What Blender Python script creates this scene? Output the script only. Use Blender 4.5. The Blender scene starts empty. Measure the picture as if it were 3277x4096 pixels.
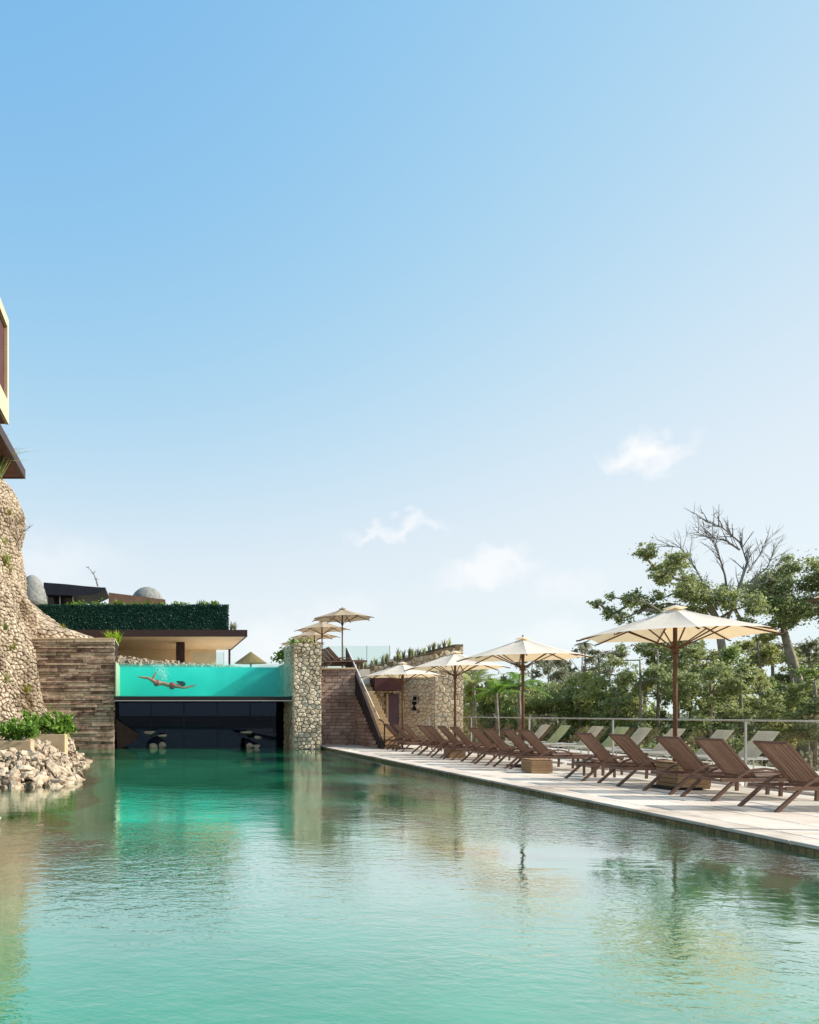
import bpy, bmesh, math, random
import numpy as np
from mathutils import Vector, Matrix, Euler
R = math.radians
sc = bpy.context.scene
col = sc.collection
rng = random.Random(7)

# ------------------------------------------------------------------ camera
EYE = 1.40                       # metres above the deck (deck top is z = 0)
F = 2955.0                       # focal length measured on the 4096 px tall photograph
cam_d = bpy.data.cameras.new('camera')
cam = bpy.data.objects.new('camera', cam_d); col.objects.link(cam)
cam.location = (0, 0, EYE); cam.rotation_euler = (R(90), 0, 0)
cam_d.sensor_width = 36; cam_d.lens = F / 4096 * 36
cam_d.shift_x = (1638.5 - 629) / 4096
cam_d.shift_y = (2853 - 2048) / 4096
cam_d.clip_start = 0.1; cam_d.clip_end = 6000
sc.camera = cam

# ------------------------------------------------------------------ world / sun
SUN_AZ, SUN_EL = R(98), R(33)
w = bpy.data.worlds.new('World'); sc.world = w; w.use_nodes = True
nt = w.node_tree; nt.nodes.clear()
def N(t, **kw):
    n = nt.nodes.new(t)
    for k, v in kw.items(): setattr(n, k, v)
    return n
sky = N('ShaderNodeTexSky', sky_type='NISHITA', sun_disc=False)
sky.sun_elevation = SUN_EL; sky.sun_rotation = SUN_AZ
sky.air_density = 1.0; sky.dust_density = 0.25; sky.ozone_density = 1.2; sky.altitude = 0
bg = N('ShaderNodeBackground'); bg.inputs['Strength'].default_value = 0.15
out = N('ShaderNodeOutputWorld')
# a few small cumulus puffs, each round a direction of its own
tc = N('ShaderNodeTexCoord')
nz = N('ShaderNodeTexNoise'); nz.inputs['Scale'].default_value = 30; nz.inputs['Detail'].default_value = 9
nt.links.new(tc.outputs['Generated'], nz.inputs['Vector'])
nsub = N('ShaderNodeVectorMath', operation='SUBTRACT'); nsub.inputs[1].default_value = (.5, .5, .5)
nt.links.new(nz.outputs['Color'], nsub.inputs[0])
nscl = N('ShaderNodeVectorMath', operation='SCALE'); nscl.inputs['Scale'].default_value = 0.075
nt.links.new(nsub.outputs[0], nscl.inputs[0])
dirw = N('ShaderNodeVectorMath', operation='ADD')
nt.links.new(tc.outputs['Generated'], dirw.inputs[0]); nt.links.new(nscl.outputs[0], dirw.inputs[1])
CLOUDS = [(2520, 1840, .030, .018, .75), (2600, 1815, .034, .020, .85), (2650, 1850, .022, .015, .6), (1500, 2130, .040, .010, .5), (1620, 2115, .050, .011, .55), (1680, 2100, .03, .009, .45), (1930, 2290, .052, .024, .6), (1990, 2250, .045, .020, .6),
          (2250, 2345, .045, .022, .3), (2220, 2570, .07, .03, .35), (1100, 2580, .07, .045, .45), (1180, 2620, .07, .03, .4),
          (150, 2240, .13, .04, .3), (1350, 2450, .06, .02, .25)]
acc = None
for sx, sy, rx, rz, a in CLOUDS:
    d = Vector(((sx - 629) / F, 1, -(sy - 2853) / F)).normalized()
    s = N('ShaderNodeVectorMath', operation='SUBTRACT'); s.inputs[1].default_value = d
    nt.links.new(dirw.outputs[0], s.inputs[0])
    m = N('ShaderNodeVectorMath', operation='MULTIPLY'); m.inputs[1].default_value = (1 / rx, 1 / rx, 1 / rz)
    nt.links.new(s.outputs[0], m.inputs[0])
    l = N('ShaderNodeVectorMath', operation='LENGTH'); nt.links.new(m.outputs[0], l.inputs[0])
    mr = N('ShaderNodeMapRange', interpolation_type='SMOOTHSTEP')
    mr.inputs['From Min'].default_value = 1.3; mr.inputs['From Max'].default_value = 0.05
    mr.inputs['To Max'].default_value = a
    nt.links.new(l.outputs['Value'], mr.inputs['Value'])
    if acc is None: acc = mr.outputs[0]
    else:
        mx = N('ShaderNodeMath', operation='MAXIMUM'); nt.links.new(acc, mx.inputs[0]); nt.links.new(mr.outputs[0], mx.inputs[1]); acc = mx.outputs[0]
cm = N('ShaderNodeMix', data_type='RGBA')
cm.inputs['B'].default_value = (4.8, 4.75, 4.75, 1)
# soft shoulder per channel, as the camera's film curve gives the bright sky
sp = N('ShaderNodeSeparateColor'); tint = N('ShaderNodeCombineColor'); nt.links.new(sky.outputs[0], sp.inputs[0])
for ch, pw, ga, lim in ((0, 1.35, .305, .83), (1, .765, .42, .96), (2, .20, .745, 1.3)):
    def mth(op, a, b):
        k_ = N('ShaderNodeMath', operation=op)
        for i_, v_ in enumerate((a, b)):
            if isinstance(v_, (int, float)): k_.inputs[i_].default_value = v_
            else: nt.links.new(v_, k_.inputs[i_])
        return k_.outputs[0]
    x_ = mth('MULTIPLY', mth('POWER', sp.outputs[ch], pw), ga)
    d_ = mth('POWER', mth('ADD', mth('POWER', mth('DIVIDE', x_, lim), 3.5), 1.0), 1 / 3.5)
    nt.links.new(mth('DIVIDE', mth('DIVIDE', x_, d_), .15 * 2 ** .55), tint.inputs[ch])
nt.links.new(acc, cm.inputs['Factor']); nt.links.new(tint.outputs[0], cm.inputs['A'])
nt.links.new(cm.outputs['Result'], bg.inputs['Color']); nt.links.new(bg.outputs[0], out.inputs['Surface'])

sun_d = bpy.data.lights.new('sun', 'SUN'); sun_d.energy = 4.9; sun_d.angle = R(0.55); sun_d.color = (1.0, 0.935, 0.84)
sun = bpy.data.objects.new('sun', sun_d); col.objects.link(sun)
sdir = Vector((math.sin(SUN_AZ) * math.cos(SUN_EL), math.cos(SUN_AZ) * math.cos(SUN_EL), math.sin(SUN_EL)))
sun.rotation_euler = sdir.to_track_quat('Z', 'Y').to_euler(); sun.location = sdir * 60

sc.view_settings.view_transform = 'Standard'; sc.view_settings.look = 'None'
sc.view_settings.exposure = 0.55; sc.view_settings.gamma = 1.0; sc.view_settings.use_curve_mapping = False
sc.render.engine = 'CYCLES'
sc.cycles.use_denoising = True
sc.cycles.max_bounces = 10; sc.cycles.diffuse_bounces = 4; sc.cycles.glossy_bounces = 4
sc.cycles.transparent_max_bounces = 16; sc.cycles.transmission_bounces = 6; sc.cycles.volume_bounces = 3
sc.cycles.sample_clamp_indirect = 6; sc.cycles.caustics_reflective = False; sc.cycles.caustics_refractive = False

# ------------------------------------------------------------------ helpers
def W(sx, sy, Y):                # survey: a point of the photograph at a known distance -> metres
    return Vector(((sx - 629) * Y / F, Y, EYE - (sy - 2853) * Y / F))
def lin(h):
    c = [int(h[i:i + 2], 16) / 255 for i in (0, 2, 4)]
    return tuple((x / 12.92 if x <= .04045 else ((x + .055) / 1.055) ** 2.4) for x in c) + (1,)

MATS = {}
def mat(name, cols, rough=.8, vary=None, noise=0, bump=0, bscale=20, metallic=0, spec=.3, transl=None, tcol=None):
    """Principled material; cols = list of sRGB hexes: ramp over a per-object / per-island random value or over noise."""
    if name in MATS: return MATS[name]
    m = bpy.data.materials.new(name); m.use_nodes = True
    t = m.node_tree; n = t.nodes; L = t.links
    b = n['Principled BSDF']; b.inputs['Roughness'].default_value = rough; b.inputs['Metallic'].default_value = metallic
    b.inputs['Specular IOR Level'].default_value = spec
    co = n.new('ShaderNodeTexCoord')
    fac = None
    if len(cols) > 1:
        ramp = n.new('ShaderNodeValToRGB'); cr = ramp.color_ramp
        while len(cr.elements) < len(cols): cr.elements.new(.5)
        for i, c in enumerate(cols): cr.elements[i].position = i / (len(cols) - 1); cr.elements[i].color = lin(c)
        if vary == 'object': fac = n.new('ShaderNodeObjectInfo').outputs['Random']
        elif vary == 'island': fac = n.new('ShaderNodeNewGeometry').outputs['Random Per Island']
        if noise:
            nz = n.new('ShaderNodeTexNoise'); nz.inputs['Scale'].default_value = noise; nz.inputs['Detail'].default_value = 6
            L.new(co.outputs['Object'], nz.inputs['Vector'])
            ns = n.new('ShaderNodeMapRange'); ns.inputs['From Min'].default_value = .3; ns.inputs['From Max'].default_value = .7
            L.new(nz.outputs['Fac'], ns.inputs['Value'])
            if fac is None: fac = ns.outputs[0]
            else:
                mm = n.new('ShaderNodeMix'); mm.inputs['Factor'].default_value = .38
                L.new(fac, mm.inputs['A']); L.new(ns.outputs[0], mm.inputs['B']); fac = mm.outputs['Result']
        L.new(fac, ramp.inputs['Fac']); L.new(ramp.outputs[0], b.inputs['Base Color'])
        csock = ramp.outputs[0]
    else:
        b.inputs['Base Color'].default_value = lin(cols[0]); csock = None
    if bump:
        bn = n.new('ShaderNodeTexNoise'); bn.inputs['Scale'].default_value = bscale; bn.inputs['Detail'].default_value = 6
        L.new(co.outputs['Object'], bn.inputs['Vector'])
        bp = n.new('ShaderNodeBump'); bp.inputs['Strength'].default_value = 1; bp.inputs['Distance'].default_value = bump
        L.new(bn.outputs['Fac'], bp.inputs['Height']); L.new(bp.outputs[0], b.inputs['Normal'])
    if transl:
        tr = n.new('ShaderNodeBsdfTranslucent'); mx = n.new('ShaderNodeMixShader'); mx.inputs[0].default_value = transl
        if tcol: tr.inputs['Color'].default_value = lin(tcol)
        elif csock: L.new(csock, tr.inputs['Color'])
        else: tr.inputs['Color'].default_value = lin(cols[0])
        o = n['Material Output']
        L.new(b.outputs[0], mx.inputs[1]); L.new(tr.outputs[0], mx.inputs[2]); L.new(mx.outputs[0], o.inputs['Surface'])
    MATS[name] = m
    return m

def pydata(name, v, f):
    me = bpy.data.meshes.new(name); me.from_pydata([tuple(p) for p in v], [], f); me.update(); return me
def link(name, me, m=None, parent=None, smooth=False):
    o = bpy.data.objects.new(name, me); col.objects.link(o)
    if m is not None and me is not None and not me.materials: me.materials.append(m)
    if smooth: me.polygons.foreach_set('use_smooth', [True] * len(me.polygons))
    if parent is not None: o.parent = parent
    return o
def tag(o, label=None, cat=None, group=None, kind=None):
    if label: o['label'] = label
    if cat: o['category'] = cat
    if group: o['group'] = group
    if kind: o['kind'] = kind
    return o
def empty(name, loc=(0, 0, 0), rz=0):
    o = bpy.data.objects.new(name, None); col.objects.link(o); o.location = loc; o.rotation_euler = (0, 0, rz); o.empty_display_size = .2
    return o
def copy_tree(o, parent=None):
    c = o.copy(); col.objects.link(c); c.parent = parent
    for ch in list(o.children): copy_tree(ch, c)
    return c
class MB:
    def __init__(s): s.v = []; s.f = []
    def add(s, v, f):
        k = len(s.v); s.v += [tuple(p) for p in v]; s.f += [tuple(i + k for i in q) for q in f]; return s
    def box(s, a, b, M=None):
        x0, y0, z0 = a; x1, y1, z1 = b
        v = [Vector(p) for p in ((x0, y0, z0), (x1, y0, z0), (x1, y1, z0), (x0, y1, z0), (x0, y0, z1), (x1, y0, z1), (x1, y1, z1), (x0, y1, z1))]
        if M: v = [M @ p for p in v]
        return s.add(v, [(0, 3, 2, 1), (4, 5, 6, 7), (0, 1, 5, 4), (1, 2, 6, 5), (2, 3, 7, 6), (3, 0, 4, 7)])
    def bbox(s, a, b, c=.01):    # box with chamfered edges
        bm = bmesh.new(); bmesh.ops.create_cube(bm, size=1)
        d = [b[i] - a[i] for i in range(3)]
        for p in bm.verts: p.co = Vector([(a[i] + b[i]) / 2 + p.co[i] * d[i] for i in range(3)])
        bmesh.ops.bevel(bm, geom=bm.edges[:], offset=c, segments=1, affect='EDGES')
        bm.verts.index_update()
        s.add([p.co for p in bm.verts], [tuple(q.index for q in f.verts) for f in bm.faces]); bm.free(); return s
    def tube(s, pts, rad, n=6, cap=True):
        pts = [Vector(p) for p in pts]
        if not hasattr(rad, '__len__'): rad = [rad] * len(pts)
        rings = []; up = Vector((0.123, .31, 1)).normalized()
        for i, p in enumerate(pts):
            t = (pts[min(i + 1, len(pts) - 1)] - pts[max(i - 1, 0)])
            t = t.normalized() if t.length > 1e-9 else Vector((0, 0, 1))
            a = t.cross(up)
            if a.length < .05: a = t.cross(Vector((1, 0, 0)))
            a.normalize(); b = t.cross(a).normalized()
            rings.append([p + (a * math.cos(2 * math.pi * k / n) + b * math.sin(2 * math.pi * k / n)) * rad[i] for k in range(n)])
        v = [q for r in rings for q in r]; f = []
        for i in range(len(pts) - 1):
            for k in range(n):
                f.append((i * n + k, i * n + (k + 1) % n, (i + 1) * n + (k + 1) % n, (i + 1) * n + k))
        if cap: f.append(tuple(range(n - 1, -1, -1))); f.append(tuple((len(pts) - 1) * n + k for k in range(n)))
        return s.add(v, f)
    def bar(s, pts, wy, h):      # flat bar running in the local xz plane (width wy along y, thickness h)
        pts = [Vector(p) for p in pts]; v = []; f = []
        for i, p in enumerate(pts):
            t = (pts[min(i + 1, len(pts) - 1)] - pts[max(i - 1, 0)]).normalized()
            nrm = Vector((-t.z, 0, t.x))
            for sy, sn in ((-1, -1), (1, -1), (1, 1), (-1, 1)): v.append(p + Vector((0, sy * wy / 2, 0)) + nrm * sn * h / 2)
        for i in range(len(pts) - 1):
            for k in range(4): f.append((i * 4 + k, i * 4 + (k + 1) % 4, i * 4 + 4 + (k + 1) % 4, i * 4 + 4 + k))
        f.append((3, 2, 1, 0)); e = (len(pts) - 1) * 4; f.append((e, e + 1, e + 2, e + 3))
        return s.add(v, f)
    def build(s, name, m, parent=None, smooth=False):
        return link(name, pydata(name, s.v, s.f), m, parent, smooth)

def np_mesh(name, V, nper):      # V: (n*nper, 3) array of polygons with nper corners each
    me = bpy.data.meshes.new(name); nv = len(V); npoly = nv // nper
    me.vertices.add(nv); me.vertices.foreach_set('co', np.ascontiguousarray(V, dtype=np.float32).ravel())
    me.loops.add(nv); me.loops.foreach_set('vertex_index', np.arange(nv, dtype=np.int32))
    me.polygons.add(npoly); me.polygons.foreach_set('loop_start', np.arange(0, nv, nper, dtype=np.int32))
    me.update(calc_edges=True); me.validate()
    return me
def leaves(centres, per, size, seed, up=.35, shell=.55, aspect=.5):
    """rhombic leaves through ellipsoids: centres = [((x,y,z),(rx,ry,rz)), ...]"""
    g = np.random.default_rng(seed); P = []
    tot = sum((r[0] * r[1] * r[2]) ** (2 / 3) for _, r in centres)
    for c, r in centres:
        n = max(6, int(per * (r[0] * r[1] * r[2]) ** (2 / 3) / tot))
        d = g.normal(size=(n, 3)); d /= np.linalg.norm(d, axis=1)[:, None]
        sub = g.normal(size=(12, 3)); sub /= np.linalg.norm(sub, axis=1)[:, None]; sub *= (.3 + .85 * g.random(12))[:, None]
        k = g.integers(0, 12, n)
        P.append(np.array(c) + (sub[k] + d * (np.abs(g.normal(0, .33, n)) + .06)[:, None]) * np.array(r))
    P = np.concatenate(P); n = len(P)
    a = g.normal(size=(n, 3)); a[:, 2] += up; a /= np.linalg.norm(a, axis=1)[:, None]
    b = g.normal(size=(n, 3)); b -= (b * a).sum(1)[:, None] * a; b /= np.linalg.norm(b, axis=1)[:, None]
    c2 = np.cross(a, b)
    s = size * (.55 + .9 * g.random(n))[:, None]
    V = np.empty((n, 4, 3)); V[:, 0] = P - b * s; V[:, 1] = P + c2 * s * aspect + a * s * .15; V[:, 2] = P + b * s; V[:, 3] = P - c2 * s * aspect + a * s * .15
    return V.reshape(-1, 3)
def blades(pts, n_each, length, width, seed, lean=.5):
    """grass blades: bent strips of two quads, from tuft points"""
    g = np.random.default_rng(seed); V = []
    for p in pts:
        for _ in range(n_each):
            az = g.random() * 6.283; L = length * (.6 + .6 * g.random()); le = lean * g.random()
            d = np.array((math.cos(az), math.sin(az), 0)); s = np.array((-d[1], d[0], 0)) * width / 2
            o = np.array(p) + d * g.random() * .06
            m1 = o + d * L * le * .35 + np.array((0, 0, L * .6)); e = o + d * L * le + np.array((0, 0, L * (1 - .35 * le)))
            V += [o - s, o + s, m1 + s * .8, m1 - s * .8, m1 - s * .8, m1 + s * .8, e + s * .15, e - s * .15]
    return np.array(V)

def voronoi(w_, h_, cx, cz, seed, jit=.47):
    """irregular stones: cells of a jittered grid clipped to w_ x h_"""
    g = random.Random(seed); nx = max(1, round(w_ / cx)); nz_ = max(1, round(h_ / cz)); sx = w_ / nx; sz = h_ / nz_
    pt = {}
    for i in range(-2, nx + 2):
        for k in range(-2, nz_ + 2):
            pt[i, k] = ((i + .5 + (.5 if k % 2 else 0) + g.uniform(-jit, jit)) * sx, (k + .5 + g.uniform(-jit, jit)) * sz)
    polys = []
    for i in range(-1, nx + 1):
        for k in range(0, nz_):
            p = pt[i, k]; poly = [(0, 0), (w_, 0), (w_, h_), (0, h_)]
            for di in range(-2, 3):
                for dk in range(-2, 3):
                    q = pt.get((i + di, k + dk))
                    if q is None or (di == 0 and dk == 0): continue
                    # scale so that distance is isotropic in cells
                    nxv, nzv = (q[0] - p[0]) / sx ** 2, (q[1] - p[1]) / sz ** 2
                    mxv, mzv = (q[0] + p[0]) / 2, (q[1] + p[1]) / 2
                    res = []
                    for a in range(len(poly)):
                        A = poly[a]; B = poly[(a + 1) % len(poly)]
                        da = (A[0] - mxv) * nxv + (A[1] - mzv) * nzv; db = (B[0] - mxv) * nxv + (B[1] - mzv) * nzv
                        if da <= 0: res.append(A)
                        if da * db < 0:
                            t = da / (da - db); res.append((A[0] + (B[0] - A[0]) * t, A[1] + (B[1] - A[1]) * t))
                    poly = res
                    if len(poly) < 3: break
                if len(poly) < 3: break
            if len(poly) >= 3:
                clean = []
                for q in poly:
                    if not clean or (abs(q[0] - clean[-1][0]) + abs(q[1] - clean[-1][1])) > .012: clean.append(q)
                if len(clean) >= 3: polys.append(clean)
    return polys
def stone(poly, fn, gap, proud, g):
    """one facing stone from a 2-D outline; fn(u, v, out) -> xyz"""
    cu = sum(p[0] for p in poly) / len(poly); cv = sum(p[1] for p in poly) / len(poly)
    size = sum(math.hypot(p[0] - cu, p[1] - cv) for p in poly) / len(poly)
    k = max(.4, 1 - gap / max(size, 1e-3)); pr = proud * g.uniform(.4, 1.6); tu, tv = g.uniform(-.3, .3), g.uniform(-.3, .3)
    n = len(poly); v = []
    for sc_, d in ((k, -.03), (k * .96, pr * .55), (k * .66, pr)):
        for p in poly:
            u0, v0 = (p[0] - cu) * sc_, (p[1] - cv) * sc_
            dd = d if d < 0 else d + (u0 * tu + v0 * tv) * min(1, proud / size) 
            v.append(fn(cu + u0, cv + v0, dd))
    f = []
    for r_ in range(2):
        for a in range(n): f.append((r_ * n + a, r_ * n + (a + 1) % n, (r_ + 1) * n + (a + 1) % n, (r_ + 1) * n + a))
    f.append(tuple(2 * n + a for a in range(n)))
    return v, f
def faced(parent, polys, fn, gap, proud, m_obj, m_isl, seed, name='stone', cap=300, vis=None):
    g = random.Random(seed); items = []
    for p in polys:
        v, f = stone(p, fn, gap, proud, g)
        c = sum((Vector(q) for q in v), Vector()) / len(v)
        items.append((v, f, c, max((Vector(q) - c).length for q in v)))
    def score(it):
        c = it[2]
        if c.y < .5: return -1
        sx = 629 + c.x / c.y * F; sy = 2853 - (c.z - EYE) / c.y * F
        ok = -20 < sx < 3297 and -20 < sy < 4116 and (vis is None or vis(c))
        return it[3] / c.y if ok else -1 + it[3] * 1e-6
    items.sort(key=score, reverse=True)
    inv = parent.matrix_basis.inverted() if parent.type == 'EMPTY' else Matrix()
    rest = MB()
    for i, (v, f, c, r_) in enumerate(items):
        if i < cap and score((v, f, c, r_)) > 0:
            me = pydata(name, [Vector(q) - c for q in v], f); o = link(name, me, m_obj, parent); o.location = inv @ c
        else: rest.add([inv @ Vector(q) for q in v], f)
    if rest.v:
        o = rest.build(name + '_infill', m_isl, parent); o['kind'] = 'stuff'

# rock shapes: convex chunks
def rock_mesh(seed, sub=1):
    bm = bmesh.new(); bmesh.ops.create_icosphere(bm, subdivisions=sub, radius=1); g = random.Random(seed)
    sc_ = Vector((1, g.uniform(.6, .9), g.uniform(.45, .75)))
    cuts = []
    for _ in range(9):
        d = Vector((g.gauss(0, 1), g.gauss(0, 1), g.gauss(0, 1))).normalized(); cuts.append((d, g.uniform(.45, .8)))
    for v in bm.verts:
        for d, k in cuts:
            x = v.co.dot(d)
            if x > k: v.co -= d * (x - k)
        v.co = Vector([v.co[i] * sc_[i] for i in range(3)])
    me = bpy.data.meshes.new('rock'); bm.to_mesh(me); bm.free(); return me

# ------------------------------------------------------------------ materials
M_deck = mat('deck_stone', ['bfb09f', 'd2c5b6', 'e0d5c7'], .75, 'object', noise=3, bump=.002, bscale=30)
def wear(m, scale, lo, hi, c):
    t = m.node_tree; n = t.nodes; L = t.links; b = n['Principled BSDF']; src = b.inputs['Base Color'].links[0].from_socket
    ge = n.new('ShaderNodeNewGeometry'); nz = n.new('ShaderNodeTexNoise'); nz.inputs['Scale'].default_value = scale; nz.inputs['Detail'].default_value = 8; nz.inputs['Roughness'].default_value = .65; L.new(ge.outputs['Position'], nz.inputs['Vector'])
    mr = n.new('ShaderNodeMapRange'); mr.inputs['From Min'].default_value = lo; mr.inputs['From Max'].default_value = hi; L.new(nz.outputs['Fac'], mr.inputs['Value'])
    mx = n.new('ShaderNodeMix'); mx.data_type = 'RGBA'; mx.blend_type = 'MULTIPLY'; mx.inputs['B'].default_value = lin(c); L.new(mr.outputs[0], mx.inputs['Factor']); L.new(src, mx.inputs['A']); L.new(mx.outputs['Result'], b.inputs['Base Color'])
wear(M_deck, .9, .5, .72, 'c4b6a6')
M_grout = mat('grout', ['6d655b'], .9)
M_tile = mat('pool_edge_tile', ['4f4a38', '6f6247', '8a744f', '5c5f4c'], .35, 'object', noise=20)
M_floor = mat('pool_floor_finish', ['3fa47e', '58bc98', '72d0ae'], .7, None, noise=.8, bump=.004, bscale=9)
M_poolwall = mat('pool_wall_finish', ['a8c4b2', 'bcd4c4'], .7, None, noise=2)
M_wood = mat('lounger_brown', ['745444', '886856', '9c7c68'], .55, 'object', noise=14, bump=.001, bscale=60)
M_frame = mat('lounger_frame_brown', ['664a3c', '785a4a'], .5, None, noise=8)
M_pole = mat('umbrella_wood', ['5a3d2a', '755138'], .55, None, noise=9)
M_canvas = mat('umbrella_canvas', ['ece2d2', 'f4ecde'], .85, None, noise=4, transl=.36, tcol='efcf9c')
M_dark = mat('dark_fitting', ['2a2523'], .6)
M_box = mat('tan_timber', ['8a6c50', 'a2845f'], .6, 'object', noise=10)
M_col_o = mat('pillar_stone', ['bba98e', 'd6c4a6', 'eadabe', 'dccbb2'], .9, 'object', noise=9, bump=.006, bscale=25)
M_col_i = mat('pillar_stone_infill', ['bba98e', 'd6c4a6', 'eadabe', 'dccbb2'], .9, 'island', noise=9, bump=.006, bscale=25)
M_mortar = mat('pillar_mortar', ['5f5040', '6e5d4a'], .95, None, noise=5)  # dark brown mortar between the pillar stones
M_strata = mat('strata_slab', ['5e463c', '86685a', 'a88c78', 'c6ac92', 'd6c0a4', '70564c'], .9, 'object', noise=5, bump=.006, bscale=18)
M_strata_core = mat('strata_joint', ['2c211b'], .95)
M_block = mat('terrace_block', ['8a6c60', 'a88878', 'ba9c8a', 'cab09a'], .9, 'object', noise=7, bump=.006, bscale=20)
M_block_core = mat('terrace_joint', ['352923'], .95)
M_mound_o = mat('mound_stone', ['80705f', 'a4937e', 'cab9a0', '978673', 'bba992'], .9, 'object', noise=8, bump=.008, bscale=18)
M_mound_i = mat('mound_stone_infill', ['80705f', 'a4937e', 'cab9a0', '978673', 'bba992'], .9, 'island', noise=8, bump=.008, bscale=18)
M_mound_core = mat('mound_mortar', ['5a4938', '6f5c47'], .95, None, noise=3, bump=.02, bscale=6)
M_tower_o = mat('tower_stone', ['a8937a', 'c2aa8a', 'd6c2a4', 'b8a690'], .9, 'object', noise=8, bump=.006, bscale=22)
M_tower_i = mat('tower_stone_infill', ['a8937a', 'c2aa8a', 'd6c2a4', 'b8a690'], .9, 'island', noise=8, bump=.006, bscale=22)
M_tower_core = mat('tower_mortar', ['7d6a50'], .95)
M_rock = mat('shore_rock', ['94826e', 'b4a28a', 'd0bea4', 'a08c76'], .9, 'object', noise=3, bump=.03, bscale=5)
M_rubble = mat('rubble', ['8e7b65', 'a89680', 'c4b296'], .9, 'object', noise=3, bump=.03, bscale=5)
M_rubble_i = mat('rubble_fill', ['8e7b65', 'a89680', 'c4b296'], .9, 'island', noise=3, bump=.03, bscale=5)
M_conc = mat('planter_render', ['b99f7c', 'c9b08d'], .85, None, noise=3, bump=.003, bscale=25)
M_leaf = mat('shrub_leaf', ['567a2c', '74963a', '8cae48', '628a38'], .5, 'island', transl=.45)
M_leaf_dark = mat('mangrove_leaf', ['7e8a5c', '98a068', 'b4ba7c', '848e66'], .5, 'island', transl=.45)
M_leaf_olive = mat('scrub_leaf', ['929a60', 'aab06a', 'bebe7a', '989e66'], .5, 'island', transl=.45)
M_leaf_wood = mat('bush_leaf', ['708246', '8a9c54', '9eae66', '7a8c52'], .5, 'island', transl=.45)
M_leaf_grey = mat('scrub_leaf_grey', ['7c8068', '929478', 'a4a082'], .6, 'island', transl=.45)
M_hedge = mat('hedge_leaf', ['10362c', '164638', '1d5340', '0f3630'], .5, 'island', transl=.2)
M_hedge_lit = mat('hedge_lit_tip', ['4d6a1e', '6d8a2a', '86a03a'], .5, 'island', transl=.4)  # sunlit top fringe put into a lighter yellow-green leaf colour
M_grass = mat('yellow_grass', ['8a8a3a', 'a9a347', '6f7a2c', 'b3a45a'], .6, 'island', transl=.4)
M_lime = mat('lime_grass', ['7d9a22', '9ab82e', 'b4c944'], .55, 'island', transl=.45)
M_dry = mat('dry_grass', ['6f6a4a', '86805a', '59552f'], .7, 'island', transl=.3)
M_bark = mat('pale_bark', ['6e6459', '8b8072', 'a2988a'], .9, None, noise=3, bump=.01, bscale=12)
M_bark_d = mat('grey_twig', ['6e6861', '8a847c'], .9, None, noise=3)
M_fascia = mat('dark_fascia', ['3f2a26'], .5)
M_soffit = mat('cream_soffit', ['e2cca9', 'ecd8b8'], .7, None, noise=1.5)
M_soffit_b = mat('brown_soffit', ['5a2f26', '6b3a2e'], .6, None, noise=2)
M_cream = mat('cream_render', ['c4b496'], .8)
M_panel = mat('brown_panel', ['4a2722', '57302a'], .6, None, noise=2)
M_metal = mat('pale_metal', ['c9c2bd'], .35, metallic=.6)
M_rail = mat('pale_rail', ['d8d0c4'], .45)
M_ground = mat('sandy_ground', ['6b6858', '7c7866', '8c8670'], .95, None, noise=.12)
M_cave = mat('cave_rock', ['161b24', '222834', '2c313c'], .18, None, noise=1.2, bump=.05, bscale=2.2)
M_cave_w = mat('cave_brown', ['4a342c', '5d4338'], .7, None, noise=2, bump=.03, bscale=4)
M_boulder = mat('cave_boulder', ['a4937c', 'c0af96'], .9, 'object', noise=5, bump=.02, bscale=6)
M_stairdark = mat('stair_parapet', ['2e2624', '3a302e'], .6, None, noise=2)
M_dome = mat('grey_dome', ['6c6c68', '82827c', '94938b'], .9, None, noise=5, bump=.03, bscale=5)
M_wallbrown = mat('brown_wall', ['7a5c4a', '8b6c58'], .8, None, noise=2)
M_window = mat('dark_window', ['12161c'], .1, spec=.6)
M_thatch = mat('thatch', ['6d6242', '86794f'], .95, None, noise=20, bump=.05, bscale=30)

def front_only(n, L, fr, mx, gain=1.0, top=1.0):     # reflect where light enters the sheet; it leaves on the far side unbent
    ge = n.new('ShaderNodeNewGeometry'); iv = n.new('ShaderNodeMath'); iv.operation = 'SUBTRACT'; iv.inputs[0].default_value = 1; L.new(ge.outputs['Backfacing'], iv.inputs[1])
    mu = n.new('ShaderNodeMath'); mu.operation = 'MULTIPLY'; L.new(fr.outputs[0], mu.inputs[0]); L.new(iv.outputs[0], mu.inputs[1])
    ga = n.new('ShaderNodeMath'); ga.operation = 'MULTIPLY'; ga.inputs[1].default_value = gain; L.new(mu.outputs[0], ga.inputs[0])
    mi = n.new('ShaderNodeMath'); mi.operation = 'MINIMUM'; mi.inputs[1].default_value = top; L.new(ga.outputs[0], mi.inputs[0]); L.new(mi.outputs[0], mx.inputs[0])
for m_ in (M_mound_o, M_mound_i): wear(m_, .55, .48, .68, '8a7a66')
wear(M_strata, .8, .5, .7, '9a8878'); wear(M_col_o, .7, .5, .7, 'b4a590'); wear(M_rock, 1.5, .5, .7, 'a89480'); wear(M_block, .7, .5, .7, 'a39082')
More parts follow.
